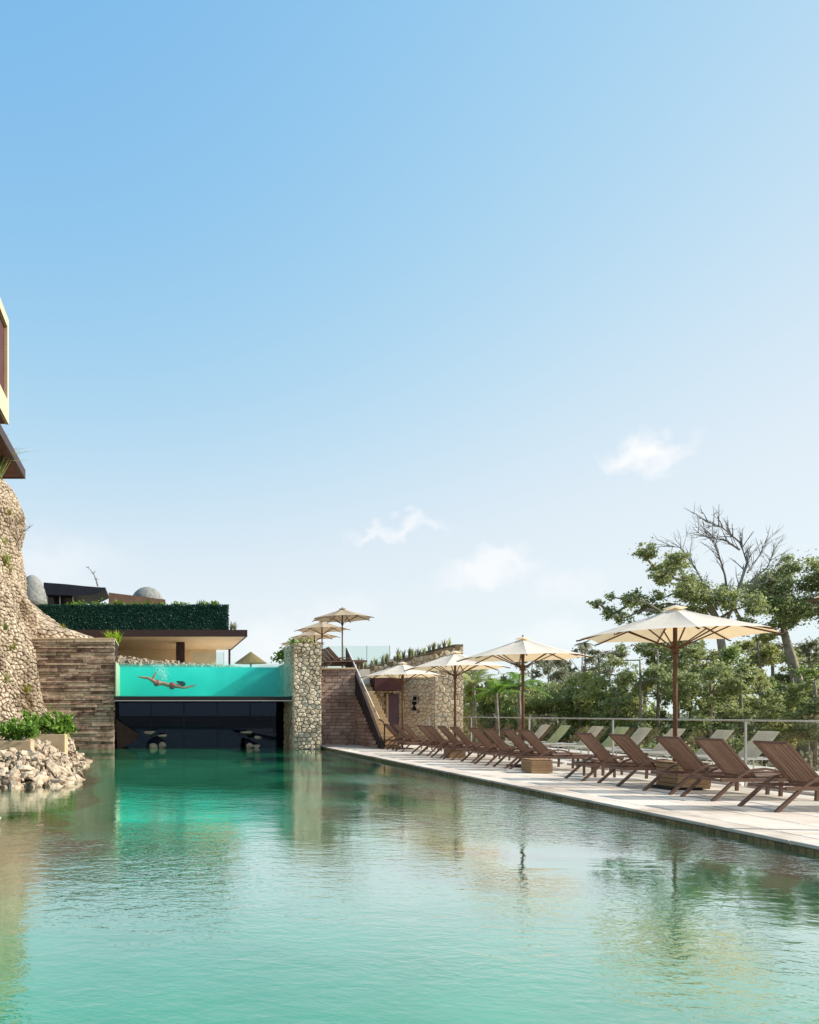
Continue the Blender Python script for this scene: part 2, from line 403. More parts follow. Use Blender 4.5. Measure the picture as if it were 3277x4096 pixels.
def glass_mat(name, tint, ior=1.5, rough=0.0, boost=1.0):
    m = bpy.data.materials.new(name); m.use_nodes = True; n = m.node_tree.nodes; L = m.node_tree.links; n.clear()
    o = n.new('ShaderNodeOutputMaterial'); mx = n.new('ShaderNodeMixShader'); tr = n.new('ShaderNodeBsdfTransparent'); gl = n.new('ShaderNodeBsdfGlossy')
    fr = n.new('ShaderNodeFresnel'); fr.inputs['IOR'].default_value = ior
    tr.inputs[0].default_value = (*tint, 1); gl.inputs['Roughness'].default_value = rough
    front_only(n, L, fr, mx)
    L.new(tr.outputs[0], mx.inputs[1]); L.new(gl.outputs[0], mx.inputs[2]); L.new(mx.outputs[0], o.inputs['Surface'])
    return m
M_glass = glass_mat('fence_glass', (.95, .97, .97), 1.75)
M_glass_g = glass_mat('balustrade_glass', (.88, .94, .92), 1.6)
M_acryl = glass_mat('acrylic_pane', (.96, .99, .98), 1.35)

def water_mat():
    m = bpy.data.materials.new('pool_water'); m.use_nodes = True; n = m.node_tree.nodes; L = m.node_tree.links; n.clear()
    o = n.new('ShaderNodeOutputMaterial'); mx = n.new('ShaderNodeMixShader'); tr = n.new('ShaderNodeBsdfTransparent'); gl = n.new('ShaderNodeBsdfGlossy')
    fr = n.new('ShaderNodeFresnel'); fr.inputs['IOR'].default_value = 1.42
    tr.inputs[0].default_value = (.66, .97, .83, 1); gl.inputs['Roughness'].default_value = .03; gl.inputs['Color'].default_value = (1, 1, .96, 1)
    co = n.new('ShaderNodeTexCoord')
    def noise(scale, stretch, det, rot=0):
        mp = n.new('ShaderNodeMapping'); mp.inputs['Scale'].default_value = (stretch, 1, 1); mp.inputs['Rotation'].default_value = (0, 0, rot)
        t = n.new('ShaderNodeTexNoise'); t.inputs['Scale'].default_value = scale; t.inputs['Detail'].default_value = det; t.inputs['Distortion'].default_value = .4
        L.new(co.outputs['Object'], mp.inputs[0]); L.new(mp.outputs[0], t.inputs['Vector']); return t.outputs['Fac']
    a = noise(1.8, .55, 2, .2); b = noise(8.5, .6, 3, -.5); c = noise(.22, 1, 2)
    k = n.new('ShaderNodeMapRange'); k.inputs['From Min'].default_value = .35; k.inputs['From Max'].default_value = .68; k.inputs['To Min'].default_value = .12; k.inputs['To Max'].default_value = 1.7
    L.new(c, k.inputs['Value'])
    sy_ = n.new('ShaderNodeSeparateXYZ'); L.new(co.outputs['Object'], sy_.inputs[0])
    sh = n.new('ShaderNodeMapRange'); sh.inputs['From Min'].default_value = 8; sh.inputs['From Max'].default_value = 21; sh.inputs['To Min'].default_value = 1.35; sh.inputs['To Max'].default_value = .3; L.new(sy_.outputs['Y'], sh.inputs['Value'])
    k2 = n.new('ShaderNodeMath'); k2.operation = 'MULTIPLY'; L.new(sh.outputs[0], k2.inputs[1])
    bx_ = n.new('ShaderNodeMapRange'); bx_.inputs['From Min'].default_value = 1.5; bx_.inputs['From Max'].default_value = 5; bx_.inputs['To Min'].default_value = .85; bx_.inputs['To Max'].default_value = 1.9; L.new(sy_.outputs['X'], bx_.inputs['Value'])
    k3 = n.new('ShaderNodeMath'); k3.operation = 'MULTIPLY'; L.new(k.outputs[0], k3.inputs[0]); L.new(bx_.outputs[0], k3.inputs[1])
    ds = n.new('ShaderNodeVectorMath'); ds.operation = 'DISTANCE'; ds.inputs[1].default_value = (4.7, 17.0, WL); L.new(co.outputs['Object'], ds.inputs[0])      # inlet jet stirs the water
    jt = n.new('ShaderNodeMapRange'); jt.inputs['From Min'].default_value = 1.5; jt.inputs['From Max'].default_value = .3; jt.inputs['To Min'].default_value = 0; jt.inputs['To Max'].default_value = 5; L.new(ds.outputs['Value'], jt.inputs['Value'])
    k4 = n.new('ShaderNodeMath'); k4.operation = 'ADD'; L.new(k3.outputs[0], k4.inputs[0]); L.new(jt.outputs[0], k4.inputs[1]); L.new(k4.outputs[0], k2.inputs[0])
    m1 = n.new('ShaderNodeMath'); m1.operation = 'MULTIPLY'; m1.inputs[1].default_value = .0048; L.new(a, m1.inputs[0])
    m2 = n.new('ShaderNodeMath'); m2.operation = 'MULTIPLY'; m2.inputs[1].default_value = .0036; L.new(b, m2.inputs[0])
    f4 = noise(23, .7, 2, .9); m4 = n.new('ShaderNodeMath'); m4.operation = 'MULTIPLY'; m4.inputs[1].default_value = .0016; L.new(f4, m4.inputs[0])
    m5 = n.new('ShaderNodeMath'); m5.operation = 'ADD'; L.new(m2.outputs[0], m5.inputs[0]); L.new(m4.outputs[0], m5.inputs[1])
    m3 = n.new('ShaderNodeMath'); m3.operation = 'MULTIPLY'; L.new(m5.outputs[0], m3.inputs[0]); L.new(k2.outputs[0], m3.inputs[1])
    ad = n.new('ShaderNodeMath'); ad.operation = 'ADD'; L.new(m1.outputs[0], ad.inputs[0]); L.new(m3.outputs[0], ad.inputs[1])
    bp = n.new('ShaderNodeBump'); bp.inputs['Strength'].default_value = 1; bp.inputs['Distance'].default_value = 1
    L.new(ad.outputs[0], bp.inputs['Height'])
    L.new(bp.outputs[0], fr.inputs['Normal']); L.new(bp.outputs[0], gl.inputs['Normal'])
    front_only(n, L, fr, mx, 2.6, .76)
    rf = n.new('ShaderNodeBsdfRefraction'); rf.inputs['IOR'].default_value = 1.333; rf.inputs['Roughness'].default_value = .12; rf.inputs['Color'].default_value = (.60, .97, .80, 1); L.new(bp.outputs[0], rf.inputs['Normal'])
    m6 = n.new('ShaderNodeMixShader'); m6.inputs[0].default_value = .5; L.new(tr.outputs[0], m6.inputs[1]); L.new(rf.outputs[0], m6.inputs[2])
    L.new(m6.outputs[0], mx.inputs[1]); L.new(gl.outputs[0], mx.inputs[2]); L.new(mx.outputs[0], o.inputs['Surface'])
    return m
WL = -0.10                        # water level
M_water = water_mat()

# ------------------------------------------------------------------ ground, pool, deck
PX0, PX1, PY0, PY1 = -16.0, 7.0, -10.0, 42.0
FZ = -.58
g = MB(); g.add([(-2500, -800, -1.6), (2500, -800, -1.6), (2500, 4500, -1.6), (-2500, 4500, -1.6)], [(0, 1, 2, 3)])
tag(g.build('ground', M_ground), kind='structure')
p = MB(); p.box((PX0, PY0, FZ - .6), (PX1, PY1, FZ))
tag(p.build('pool_floor', M_floor), kind='structure')
p = MB(); p.box((PX1 + .004, PY0, -1.5), (PX1 + .1, 31.6, -.045)); p.box((PX0 - .3, PY0, -1.5), (PX0, PY1, 0)); p.box((PX0, PY0 - .3, -1.5), (PX1, PY0, 0)); p.box((PX0, PY1, -1.5), (PX1, PY1 + .3, 0))
pool_wall = tag(p.build('pool_wall', M_poolwall), kind='structure')
wv = [(PX0, PY0, WL), (PX1, PY0, WL), (PX1, PY1, WL), (PX0, PY1, WL)]
wo = MB().add(wv, [(0, 1, 2, 3)]).build('pool_water', M_water); tag(wo, kind='structure')

# tile band under the coping
tm = MB().bbox((-.012, -.047, -.085), (.012, .047, .085), .005)
tile_me = pydata('edge_tile', tm.v, tm.f); tile_me.materials.append(M_tile)
y = 5.6; k = 0
while y < 31 and k < 300:
    for zc in (-.135,):
        o = link('edge_tile', tile_me, None, pool_wall); o.location = (PX1 - .006 + rng.uniform(-.002, .002), y, zc)
    y += .1; k += 1

dk = MB(); dk.box((PX1 + .11, -6, -1.6), (11.9, 34, -.04))
deck = tag(dk.build('deck', M_grout), kind='structure')
PW, PL = 0.775, 1.22
xs = [6.96, 7.36] + [7.36 + (i + 1) * .79 for i in range(6)]
variants = {}
for i in range(len(xs) - 1):
    x0, x1 = xs[i] + .006, xs[i + 1] - .006
    if x0 > 11.8: break
    yy = -1.0 + (0.61 if i % 2 else 0)
    while yy < 33.4:
        key = i
        if key not in variants:
            b = MB().bbox((-(x1 - x0) / 2, -PL / 2 + .006, -.04), ((x1 - x0) / 2, PL / 2 - .006, 0), .006)
            me = pydata('paver', b.v, b.f); me.materials.append(M_deck); variants[key] = me
        o = link('paver', variants[key], None, deck); o.location = ((x0 + x1) / 2, yy, rng.uniform(-.002, .002))
        yy += PL

# ------------------------------------------------------------------ stone mounds on the left
def interp(tab, z):
    tab = sorted(tab)
    if z <= tab[0][0]: return tab[0][1]
    for (a, ra), (b, rb) in zip(tab, tab[1:]):
        if z <= b: t = (z - a) / (b - a); return ra + (rb - ra) * t
    return tab[-1][1]
def make_mound(name, axis, table, th0, th1, z0, z1, cell, proud, seed, label, cap, lobes=(.03, 5), rbase=None):
    ax, ay = axis
    root = empty(name, (ax, ay, z0)); tag(root, label, 'rock mound')
    bpy.context.view_layer.update()
    def fn(u, v, d):            # u arc angle in "metres", v height above z0
        th = th0 + u / rm; z = z0 + v
        ri = interp(table, z)
        if rbase and ri > rbase: ri = rbase + (ri - rbase) * max(0, math.cos(th)) ** 8
        r_ = ri * (1 + lobes[0] * math.sin(lobes[1] * th + seed) + .015 * math.sin(11 * th + 2.1 * z)) + .06 * math.sin(2.3 * z + 3 * th)
        return (ax + (r_ + d) * math.cos(th), ay + (r_ + d) * math.sin(th), z + d * .2)
    rm = sum(r_ for _, r_ in table) / len(table)
    wdt = (th1 - th0) * rm; hgt = z1 - z0
    core = MB(); nu, nv = 60, 40; v = []
    for k in range(nv + 1):
        for i in range(nu + 1): v.append(Vector(fn(wdt * i / nu, hgt * k / nv, -.02)) - Vector((ax, ay, z0)))
    f = [(k * (nu + 1) + i, k * (nu + 1) + i + 1, (k + 1) * (nu + 1) + i + 1, (k + 1) * (nu + 1) + i) for k in range(nv) for i in range(nu)]
    v.append(Vector((0, 0, hgt + .2))); t_ = len(v) - 1
    for i in range(nu): f.append((nv * (nu + 1) + i, nv * (nu + 1) + i + 1, t_))
    core.add(v, f); core.build('mortar', M_mound_core, root, smooth=True)
    polys = voronoi(wdt, hgt, cell, cell * .8, seed)
    faced(root, polys, fn, .026, proud, M_mound_o, M_mound_i, seed, 'stone', cap)
    return root
def tab(pts, Y, axx): return [(EYE - (sy - 2853) * Y / F, (sx - 629) * Y / F - axx) for sx, sy in pts]
# rear tower with its long rubble skirt
tT = tab([(0, 1915), (45, 1965), (66, 2030), (70, 2150), (64, 2250), (78, 2330), (105, 2400), (155, 2450), (235, 2500), (320, 2532), (405, 2562), (440, 2600), (450, 2700)], 37, -17)
make_mound('stone_mound', (-17, 37), tT, R(-75), R(20), 3.2, 13.1, .21, .06, 11, 'tall rear stone mound rising under the brown roof corner', 300, (.006, 9), 10.2)
tM2 = tab([(0, 2080), (40, 2200), (66, 2330), (105, 2450), (145, 2560), (170, 2700), (190, 2900)], 31.5, -11)
make_mound('stone_mound', (-11, 31.5), tM2, R(-100), R(15), 0.0, 9.4, .2, .06, 12, 'steep middle stone buttress between the tall mound and the slab wall', 300, (.04, 7))
tM1 = tab([(-120, 2230), (-20, 2330), (48, 2460), (74, 2600), (100, 2680), (130, 2770), (165, 2850), (200, 2895), (250, 2990)], 27, -9.5)
make_mound('stone_mound', (-9.5, 27), tM1, R(-105), R(15), -0.2, 6.6, .19, .06, 13, 'front cobbled stone buttress flaring out behind the planters', 300, (.045, 8))

# ------------------------------------------------------------------ layered slab wall
sw = empty('slab_wall', (-4.0, 31.2, 0)); tag(sw, 'brown wall of long thin stacked stone slabs left of the swim tank', 'wall')
SWX0, SWX1, SWT = -6.2, -1.80, 4.50
MB().box((SWX0 + 4, .0, -1.0), (SWX1 + 4 - .02, 3.0, SWT - .03)).build('core', M_strata_core, sw)
z = -.25; g = random.Random(5); cnt = 0
while z < SWT - .04:
    h = g.choice((.07, .085, .1, .12, .14)); h = min(h, SWT - z)
    x = SWX0 - g.random() * .8
    while x < SWX1:
        L_ = g.uniform(.45, 1.9); x1 = min(x + L_, SWX1 + g.uniform(-.02, .03))
        if SWX1 - x1 < .25: x1 = SWX1 + g.uniform(-.02, .03)
        if x1 - max(x, SWX0) > .05:
            pr = g.uniform(0, .09); tail = 3.0 if x1 > SWX1 - .1 else .1
            b = MB().bbox((max(x, SWX0) + 4 + .004, -.03 - pr, z + .006), (x1 + 4 - .004, .06, z + h - .004), .008)
            cx = sum(q[0] for q in b.v) / len(b.v); cz = z + h / 2
            o = link('slab', pydata('slab', [(q[0] - cx, q[1], q[2] - cz) for q in b.v], b.f), M_strata, sw); o.location = (cx, 0, cz); cnt += 1
        x = x1 + .001
    z += h
cp = MB().bbox((SWX0 + 4, -.1, SWT), (SWX1 + 4.03, 3.0, SWT + .07), .015); cp.build('coping', M_conc, sw)

# ------------------------------------------------------------------ stone pillar
pl = empty('stone_pillar', (6.27, 31.3, -.6)); tag(pl, 'tall pale stone-clad pillar at the right end of the swim tank', 'pillar')
bpy.context.view_layer.update()
CX0, CX1, CZ1, CY = 5.69, 6.85, 4.33, 30.82
MB().box((CX0 - 6.27 + .02, CY - 31.3 + .02, 0), (CX1 - 6.27 - .02, 1.9, CZ1 + .6 - .02)).build('core', M_mortar, pl)
polys = voronoi(CX1 - CX0, CZ1 + .4, .19, .165, 21)
faced(pl, polys, lambda u, v, d: (CX0 + u, CY - d, -.4 + v), .012, .035, M_col_o, M_col_i, 22)
polys = voronoi(2.2, CZ1 + .4, .2, .17, 23)
faced(pl, polys, lambda u, v, d: (CX0 - d, CY + 2.2 - u, -.4 + v), .012, .03, M_col_o, M_col_i, 24)

# ------------------------------------------------------------------ swim tank bridge
TX0, TX1, TY0, TY1, TZ0, TZ1 = -1.78, 5.68, 30.95, 34.4, 2.10, 3.56
tk = empty('swim_tank', (2, TY0, TZ0)); tag(tk, 'long glass-fronted turquoise swimming tank spanning over the dark cave', 'pool tank')
M_tankwall = mat('tank_plaster', ['0c8c86', '20b4a4', '58dcc8'], .7, None, noise=.45)
M_tankend = mat('tank_end_stone', ['a9a483', 'b8b394'], .8, None, noise=6)
o_ = Vector((2, TY0, TZ0))
def tk_box(name, a, b, m):
    return MB().box(Vector(a) - o_, Vector(b) - o_).build(name, m, tk)
tk_box('front_pane', (TX0, TY0, TZ0 + .002), (TX1, TY0 + .1, TZ1 + .02), M_acryl)
tk_box('floor_beam', (TX0, TY0 - .02, TZ0 - .16), (TX1, TY1 + .3, TZ0), M_dark)
tk_box('tank_floor', (TX0, TY0 + .104, TZ0 + .002), (TX1, TY1, TZ0 + .03), M_tankwall)
tk_box('back_wall', (TX0, TY1, TZ0 + .002), (TX1, TY1 + .25, TZ1 - .02), M_tankwall)
tk_box('end_wall', (TX0, TY0 + .106, TZ0 + .032), (TX0 + .05, TY1 - .002, TZ1 + .02), M_tankend)
tk_box('end_wall', (TX1, TY0 + .3, TZ0), (TX1 + .06, TY1 + .25, TZ1 + .05), M_tankend)
tk_box('edge_trim', (TX0, TY0 - .045, TZ0 - .19), (TX1, TY0 - .022, TZ0 - .163), M_metal)
def tank_water():
    m = bpy.data.materials.new('tank_water'); m.use_nodes = True; n = m.node_tree.nodes; L = m.node_tree.links; n.clear()
    o = n.new('ShaderNodeOutputMaterial'); tr = n.new('ShaderNodeBsdfTransparent'); L.new(tr.outputs[0], o.inputs['Surface'])
    v = n.new('ShaderNodeVolumePrincipled'); v.inputs['Color'].default_value = (.03, .90, .80, 1); v.inputs['Density'].default_value = .22; v.inputs['Anisotropy'].default_value = .1
    L.new(v.outputs[0], o.inputs['Volume']); return m
tk_box('water_body', (TX0 + .054, TY0 + .106, TZ0 + .034), (TX1 - .004, TY1 - .004, TZ1 - .05), tank_water())

# swimmer
def swimmer():
    Y = 31.5
    J = {}
    def q(n, sx, sy, dy=0, r=(.05, .05)): J[n] = (W(sx, sy, Y) + Vector((0, dy, 0)), r)
    q('pelvis', 630, 2733, 0, (.135, .115)); q('waist', 652, 2734, 0, (.112, .09)); q('chest', 680, 2742, 0, (.135, .105)); q('uchest', 698, 2745, 0, (.13, .095)); q('neck', 713, 2741, 0, (.055, .055)); q('head', 722, 2738, 0, (.085, .09)); q('crown', 736, 2738, 0, (.08, .08))
    q('hipA', 622, 2730, -.1, (.1, .095)); q('kneeA', 594, 2712, -.13, (.062, .062)); q('calfA', 584, 2712, -.13, (.06, .06)); q('ankA', 566, 2710, -.13, (.036, .036)); q('toeA', 552, 2706, -.13, (.026, .03))
    q('hipB', 622, 2730, .1, (.1, .095)); q('kneeB', 608, 2720, .14, (.062, .062)); q('calfB', 616, 2706, .14, (.06, .06)); q('ankB', 625, 2692, .14, (.036, .036)); q('toeB', 624, 2683, .14, (.026, .03))
    for s, d in (('L', -.17), ('R', .17)):
        k = 1 if s == 'L' else -1
        q('sh' + s, 703, 2746, d, (.062, .06)); q('el' + s, 734, 2753 - (3 if k < 0 else 0), d * 1.1, (.044, .044)); q('wr' + s, 764, 2745 + k * 2, d * .8, (.03, .028)); q('pa' + s, 773, 2743 + k * 2, d * .7, (.036, .016))
        for i in range(4):
            dd = d * .7 + (i - 1.5) * .022
            ln = (8, 10, 9.5, 7.5)[i]
            q('k%s%d' % (s, i), 776, 2742 + k * 2, dd, (.011, .011)); q('f%s%d' % (s, i), 776 + ln, 2741.2 + k * 2, dd * 1.05, (.008, .008))
        q('t%s0' % s, 770, 2744 + k * 2, d * .7 - k * .045, (.011, .011)); q('t%s1' % s, 775, 2744.6 + k * 2, d * .7 - k * .06, (.009, .009))
    E = [('pelvis', 'waist'), ('waist', 'chest'), ('chest', 'uchest'), ('uchest', 'neck'), ('neck', 'head'), ('head', 'crown')]
    for a in 'AB': E += [('pelvis', 'hip' + a), ('hip' + a, 'knee' + a), ('knee' + a, 'calf' + a), ('calf' + a, 'ank' + a), ('ank' + a, 'toe' + a)]
    for s in 'LR':
        E += [('uchest', 'sh' + s), ('sh' + s, 'el' + s), ('el' + s, 'wr' + s), ('wr' + s, 'pa' + s), ('wr' + s, 't%s0' % s), ('t%s0' % s, 't%s1' % s)]
        for i in range(4): E += [('pa' + s, 'k%s%d' % (s, i)), ('k%s%d' % (s, i), 'f%s%d' % (s, i))]
    names = list(J); base = J['pelvis'][0].copy()
    me = bpy.data.meshes.new('body'); me.from_pydata([J[n][0] - base for n in names], [(names.index(a), names.index(b)) for a, b in E], []); me.update()
    root = empty('person', base); tag(root, 'swimmer in a red bikini gliding underwater behind the tank glass', 'person')
    M_skin = mat('skin', ['a8765a', 'b5836a'], .5, None, noise=6)
    body = link('body', me, M_skin, root)
    md = body.modifiers.new('skin', 'SKIN'); md.use_smooth_shade = True
    for i, n in enumerate(names):
        sv = me.skin_vertices[0].data[i]; sv.radius = J[n][1]; sv.use_root = (n == 'pelvis')
    body.modifiers.new('sub', 'SUBSURF').levels = 2; body.modifiers['sub'].render_levels = 2
    M_red = mat('red_swimwear', ['8f2430', 'a83040'], .6, None, noise=8)
    def shell(name, a, b, ra, rb, m, sq=1.0):
        A, B = J[a][0] - base, J[b][0] - base; mb = MB(); pts = [A.lerp(B, t) for t in (0, .33, .66, 1)]
        mb.tube(pts, [ra * .95, ra * 1.05, rb * 1.05, rb * .95], 14); o = mb.build(name, m, root, True); return o
    shell('bikini_bottom', 'hipA', 'pelvis', .13, .15, M_red); shell('bikini_top', 'chest', 'uchest', .15, .145, M_red)
    # hair: cap round the head, streaming back
    bm = bmesh.new(); bmesh.ops.create_icosphere(bm, subdivisions=3, radius=1); gg = random.Random(3)
    hc = J['head'][0].lerp(J['crown'][0], .55) - base + Vector((.0, .0, .03))
    for v in bm.verts:
        n = v.co.copy(); s = 1 + .07 * math.sin(9 * n.x + 4 * n.y) + gg.uniform(-.03, .03)
        v.co = Vector((n.x * .14 - max(0, -n.x) * .22 * max(0, n.z + .3), n.y * .12, n.z * .115 + max(0, -n.x) * .04)) * s + hc
    hm = bpy.data.meshes.new('hair'); bm.to_mesh(hm); bm.free()
    link('hair', hm, mat('black_hair', ['0b0908'], .5), root, True)
    # face: nose, ears, eyes
    hd = J['head'][0] - base
    fc = MB(); fc.tube([hd + Vector((.06, 0, -.085)), hd + Vector((.085, 0, -.12))], [.012, .018], 6)
    fc.build('nose', M_skin, root, True)
    for s in (-1, 1):
        MB().tube([hd + Vector((.075, s * .035, -.085)), hd + Vector((.08, s * .036, -.1))], .012, 8).build('eye', M_dark, root, True)
        MB().tube([hd + Vector((.02, s * .085, -.02)), hd + Vector((.03, s * .1, -.02))], .025, 8).build('ear', M_skin, root, True)
    MB().tube([hd + Vector((.02, -.025, -.1)), hd + Vector((.018, 0, -.106)), hd + Vector((.02, .025, -.1))], .008, 6).build('mouth', M_red, root, True)
swimmer()
# bubbles trailing up from the kick
bub = MB(); g = random.Random(9); bm = bmesh.new(); bmesh.ops.create_icosphere(bm, subdivisions=1, radius=1); bm.verts.index_update()
bv = [v.co.copy() for v in bm.verts]; bf = [tuple(q.index for q in f.verts) for f in bm.faces]; bm.free()
for _ in range(420):
    t = g.random() ** .8; c = W(632 + 52 * t * .5 + g.gauss(0, 7 + 12 * (1 - t)), 2716 - 64 * (1 - t) + g.gauss(0, 5), 32.1 + g.gauss(0, .12)); c.z = min(c.z, TZ1 - .07); r_ = g.uniform(.006, .022)
    bub.add([c + v * r_ for v in bv], bf)
bo = bub.build('bubbles', mat('bubble', ['dff2ee'], .2, spec=.8, transl=.5)); tag(bo, 'pale bubbles rising above the swimmer', 'bubbles', kind='stuff')

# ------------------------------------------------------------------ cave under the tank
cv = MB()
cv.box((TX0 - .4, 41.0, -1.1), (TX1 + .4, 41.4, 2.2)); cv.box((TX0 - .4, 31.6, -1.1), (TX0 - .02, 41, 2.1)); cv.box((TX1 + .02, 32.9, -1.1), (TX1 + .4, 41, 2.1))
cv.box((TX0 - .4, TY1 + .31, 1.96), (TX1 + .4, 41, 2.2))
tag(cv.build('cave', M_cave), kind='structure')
cw = empty('sheen_glass', (1.95, 33.0, -.3)); tag(cw, 'added tinted glass giving the cave under the tank its bluish sheen', 'window')  # added panes, there to give the dark opening a bluish sheen
M_tint = glass_mat('tinted_glass', (.40, .46, .60), 1.45); M_tint.node_tree.nodes['Glossy BSDF'].inputs['Color'].default_value = (.45, .56, .85, 1)
for i in range(5):
    a_ = TX0 + .02 + i * 1.48; MB().box((a_ + .02 - 1.95, -.006, .0), (a_ + 1.46 - 1.95, .006, 2.2)).build('pane', M_tint, cw)
    MB().box((a_ - .02 - 1.95, -.04, 0), (a_ + .018 - 1.95, .04, 2.2)).build('mullion', M_dark, cw)
rm_ = [rock_mesh(100 + i) for i in range(8)]
for me in rm_: me.materials.append(M_rock)
bl_ = []
for i in range(4):
    me = rock_mesh(200 + i, 3); me.materials.append(M_boulder); bl_.append(me)
def boulder(px, py, Yd, rx, rz, label, i, m=None):
    o = link('boulder', bl_[i % 4]); o.location = W(px, py, Yd); o.scale = (rx, .3, rz); o.rotation_euler = (0, 0, (i * 1.3) % .5); tag(o, label, 'boulder', 'pale boulders stacked inside the cave')
    return o
Yb = 31.9
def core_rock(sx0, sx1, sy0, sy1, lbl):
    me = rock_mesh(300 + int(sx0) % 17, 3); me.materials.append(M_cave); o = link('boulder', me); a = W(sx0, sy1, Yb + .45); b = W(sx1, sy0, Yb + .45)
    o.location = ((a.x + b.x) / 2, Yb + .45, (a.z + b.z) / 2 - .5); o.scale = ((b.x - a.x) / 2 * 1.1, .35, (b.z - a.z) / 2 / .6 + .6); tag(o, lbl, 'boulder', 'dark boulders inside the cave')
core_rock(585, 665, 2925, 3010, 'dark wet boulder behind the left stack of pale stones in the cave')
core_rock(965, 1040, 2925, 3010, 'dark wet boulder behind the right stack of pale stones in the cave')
boulder(599, 2931, Yb, .32, .20, 'largest pale boulder on top of the left stack in the cave', 0)
boulder(651, 2943, Yb, .24, .17, 'smaller pale boulder on the right of the left stack top in the cave', 1)
boulder(612, 2986, Yb, .22, .30, 'pale boulder at the waterline, left foot of the left cave stack', 2)
boulder(648, 2986, Yb, .20, .30, 'pale boulder at the waterline, right foot of the left cave stack', 3)
boulder(987, 2930, Yb, .34, .18, 'wide pale boulder on top of the right stack in the cave', 1)
boulder(1028, 2950, Yb, .20, .16, 'small brownish boulder beside the top of the right cave stack', 2)
boulder(997, 2988, Yb, .2, .26, 'pale boulder at the waterline, left foot of the right cave stack', 3)
boulder(1028, 2988, Yb, .2, .26, 'pale boulder at the waterline, right foot of the right cave stack', 0)
# sloping brown rock at the cave's left side, pillar and hanging block at its right
rp = MB(); A = [W(462, 2875, 32.2), W(555, 2935, 32.6), W(545, 2960, 32.6), W(470, 3000, 32.2)]
rp.add([*A, *[p + Vector((-.1, 2.5, 0)) for p in A]], [(0, 1, 2, 3), (0, 4, 5, 1), (1, 5, 6, 2), (2, 6, 7, 3)])
for k in range(0): pass
tag(rp.build('rock_ramp', M_cave_w), 'sloping brown rock face at the left side of the cave', 'rock')
a = W(1085, 3010, 34); b = W(1165, 2870, 34)
cp_ = MB(); 
cp_.tube([((a.x + b.x) / 2, 34, -1.1), ((a.x + b.x) / 2 + .03, 34, .4), ((a.x + b.x) / 2, 34.05, 1.3), ((a.x + b.x) / 2 + .05, 34, 1.96)], [.5, .42, .38, .5], 9)
tag(cp_.build('cave_pillar', M_cave_w), 'rough brown rock pillar inside the cave near the pale stone pillar', 'pillar')
a = W(1025, 2880, 33.5); b = W(1080, 2832, 33.5)
tag(MB().bbox((a.x, 33.4, a.z), (b.x, 33.6, 1.94), .03).build('hanging_block', M_cave_w), 'brown block hanging from the cave ceiling', 'block')

# ------------------------------------------------------------------ terrace behind, stairs
TZ = 3.40
tw = empty('terrace_wall', (7.8, 32.8, 0)); tag(tw, 'shaded brown block wall of the raised terrace beside the stair', 'wall')
def masonry(parent, u0, u1, z0, ztop, fn, m, rowh, l0, l1, seed, slope=None, name='block'):
    g = random.Random(seed); z = z0
    while z < ztop - .03:
        h = min(rowh * g.uniform(.85, 1.15), ztop - z); x = u0 - g.random() * l0
        while x < u1:
            xe = x + g.uniform(l0, l1); a_, b_ = max(x, u0), min(xe, u1)
            if slope: b_ = min(b_, slope(z + h))
            if b_ - a_ > .06:
                pr = g.uniform(.005, .03); bb = MB().bbox((a_ + .006, -.04, z + .006), (b_ - .006, pr, z + h - .006), .008)
                v = [Vector(fn(*q)) for q in bb.v]; c = sum(v, Vector()) / len(v)
                o = link(name, pydata(name, [q - c for q in v], bb.f), m, parent); o.location = c
            x = xe
        z += h
MB().box((6.86 - 7.8, .0, -.4), (8.8 - 7.8, 3, TZ - .01)).build('core', M_block_core, tw)
masonry(tw, 6.87 - 7.8, 8.8 - 7.8, -.05, TZ - .07, lambda u, d, z: (u, -d - .003, z), M_block, .155, .22, .5, 31)
MB().bbox((6.86 - 7.8, -.09, TZ - .065), (8.78 - 7.8, .5, TZ + .02), .012).build('coping', M_conc, tw)
tb = MB(); tb.box((6.86, 33.31, -.4), (9.6, 62, TZ - .012)); tb.box((9.604, 38, -.4), (14, 62, TZ - .012)); tb.box((-9, 34.7, 2.2), (6.85, 62, TZ - .012))
tag(tb.build('terrace', mat('terrace_floor', ['d2c6b4', 'dcd2c2'], .8, None, noise=1)), kind='structure')
# stairs: run towards the camera
SX0, SX1, SY0, SY1 = 8.86, 9.62, 29.3, 34.5
st = empty('staircase', (8.86, 29.3, 0)); tag(st, 'narrow stone staircase coming down from the terrace behind a dark sloping parapet', 'staircase')
n = 20; rise = TZ / n; run = (SY1 - SY0) / n
M_step = mat('step_stone', ['a48a68', 'b89d79'], .85, 'object', noise=5, bump=.004, bscale=20)
for i in range(n):
    MB().bbox((.05, i * run, i * rise - (.0 if i else 0)), (SX1 - SX0, (i + 1) * run + .04, (i + 1) * rise), .008).build('step', M_step, st)
f_ = MB(); f_.add([(.06, .02, -.01), (.7, .02, -.01), (.06, SY1 - SY0, -.01), (.7, SY1 - SY0, -.01), (.06, SY1 - SY0, TZ - .2), (.7, SY1 - SY0, TZ - .2)], [(0, 1, 5, 4), (0, 4, 2), (1, 3, 5), (2, 4, 5, 3), (0, 2, 3, 1)])
f_.build('stair_base', M_tower_core, st)
def slz(y): return y / (SY1 - SY0) * TZ
pr_ = MB(); T = SY1 - SY0
pv = [(-.06, -.35, .55 - .35), (-.06, T, TZ + 1.05), (-.06, T, TZ - .1), (-.06, -.05, -.02), (-.06, -.35, -.02)]
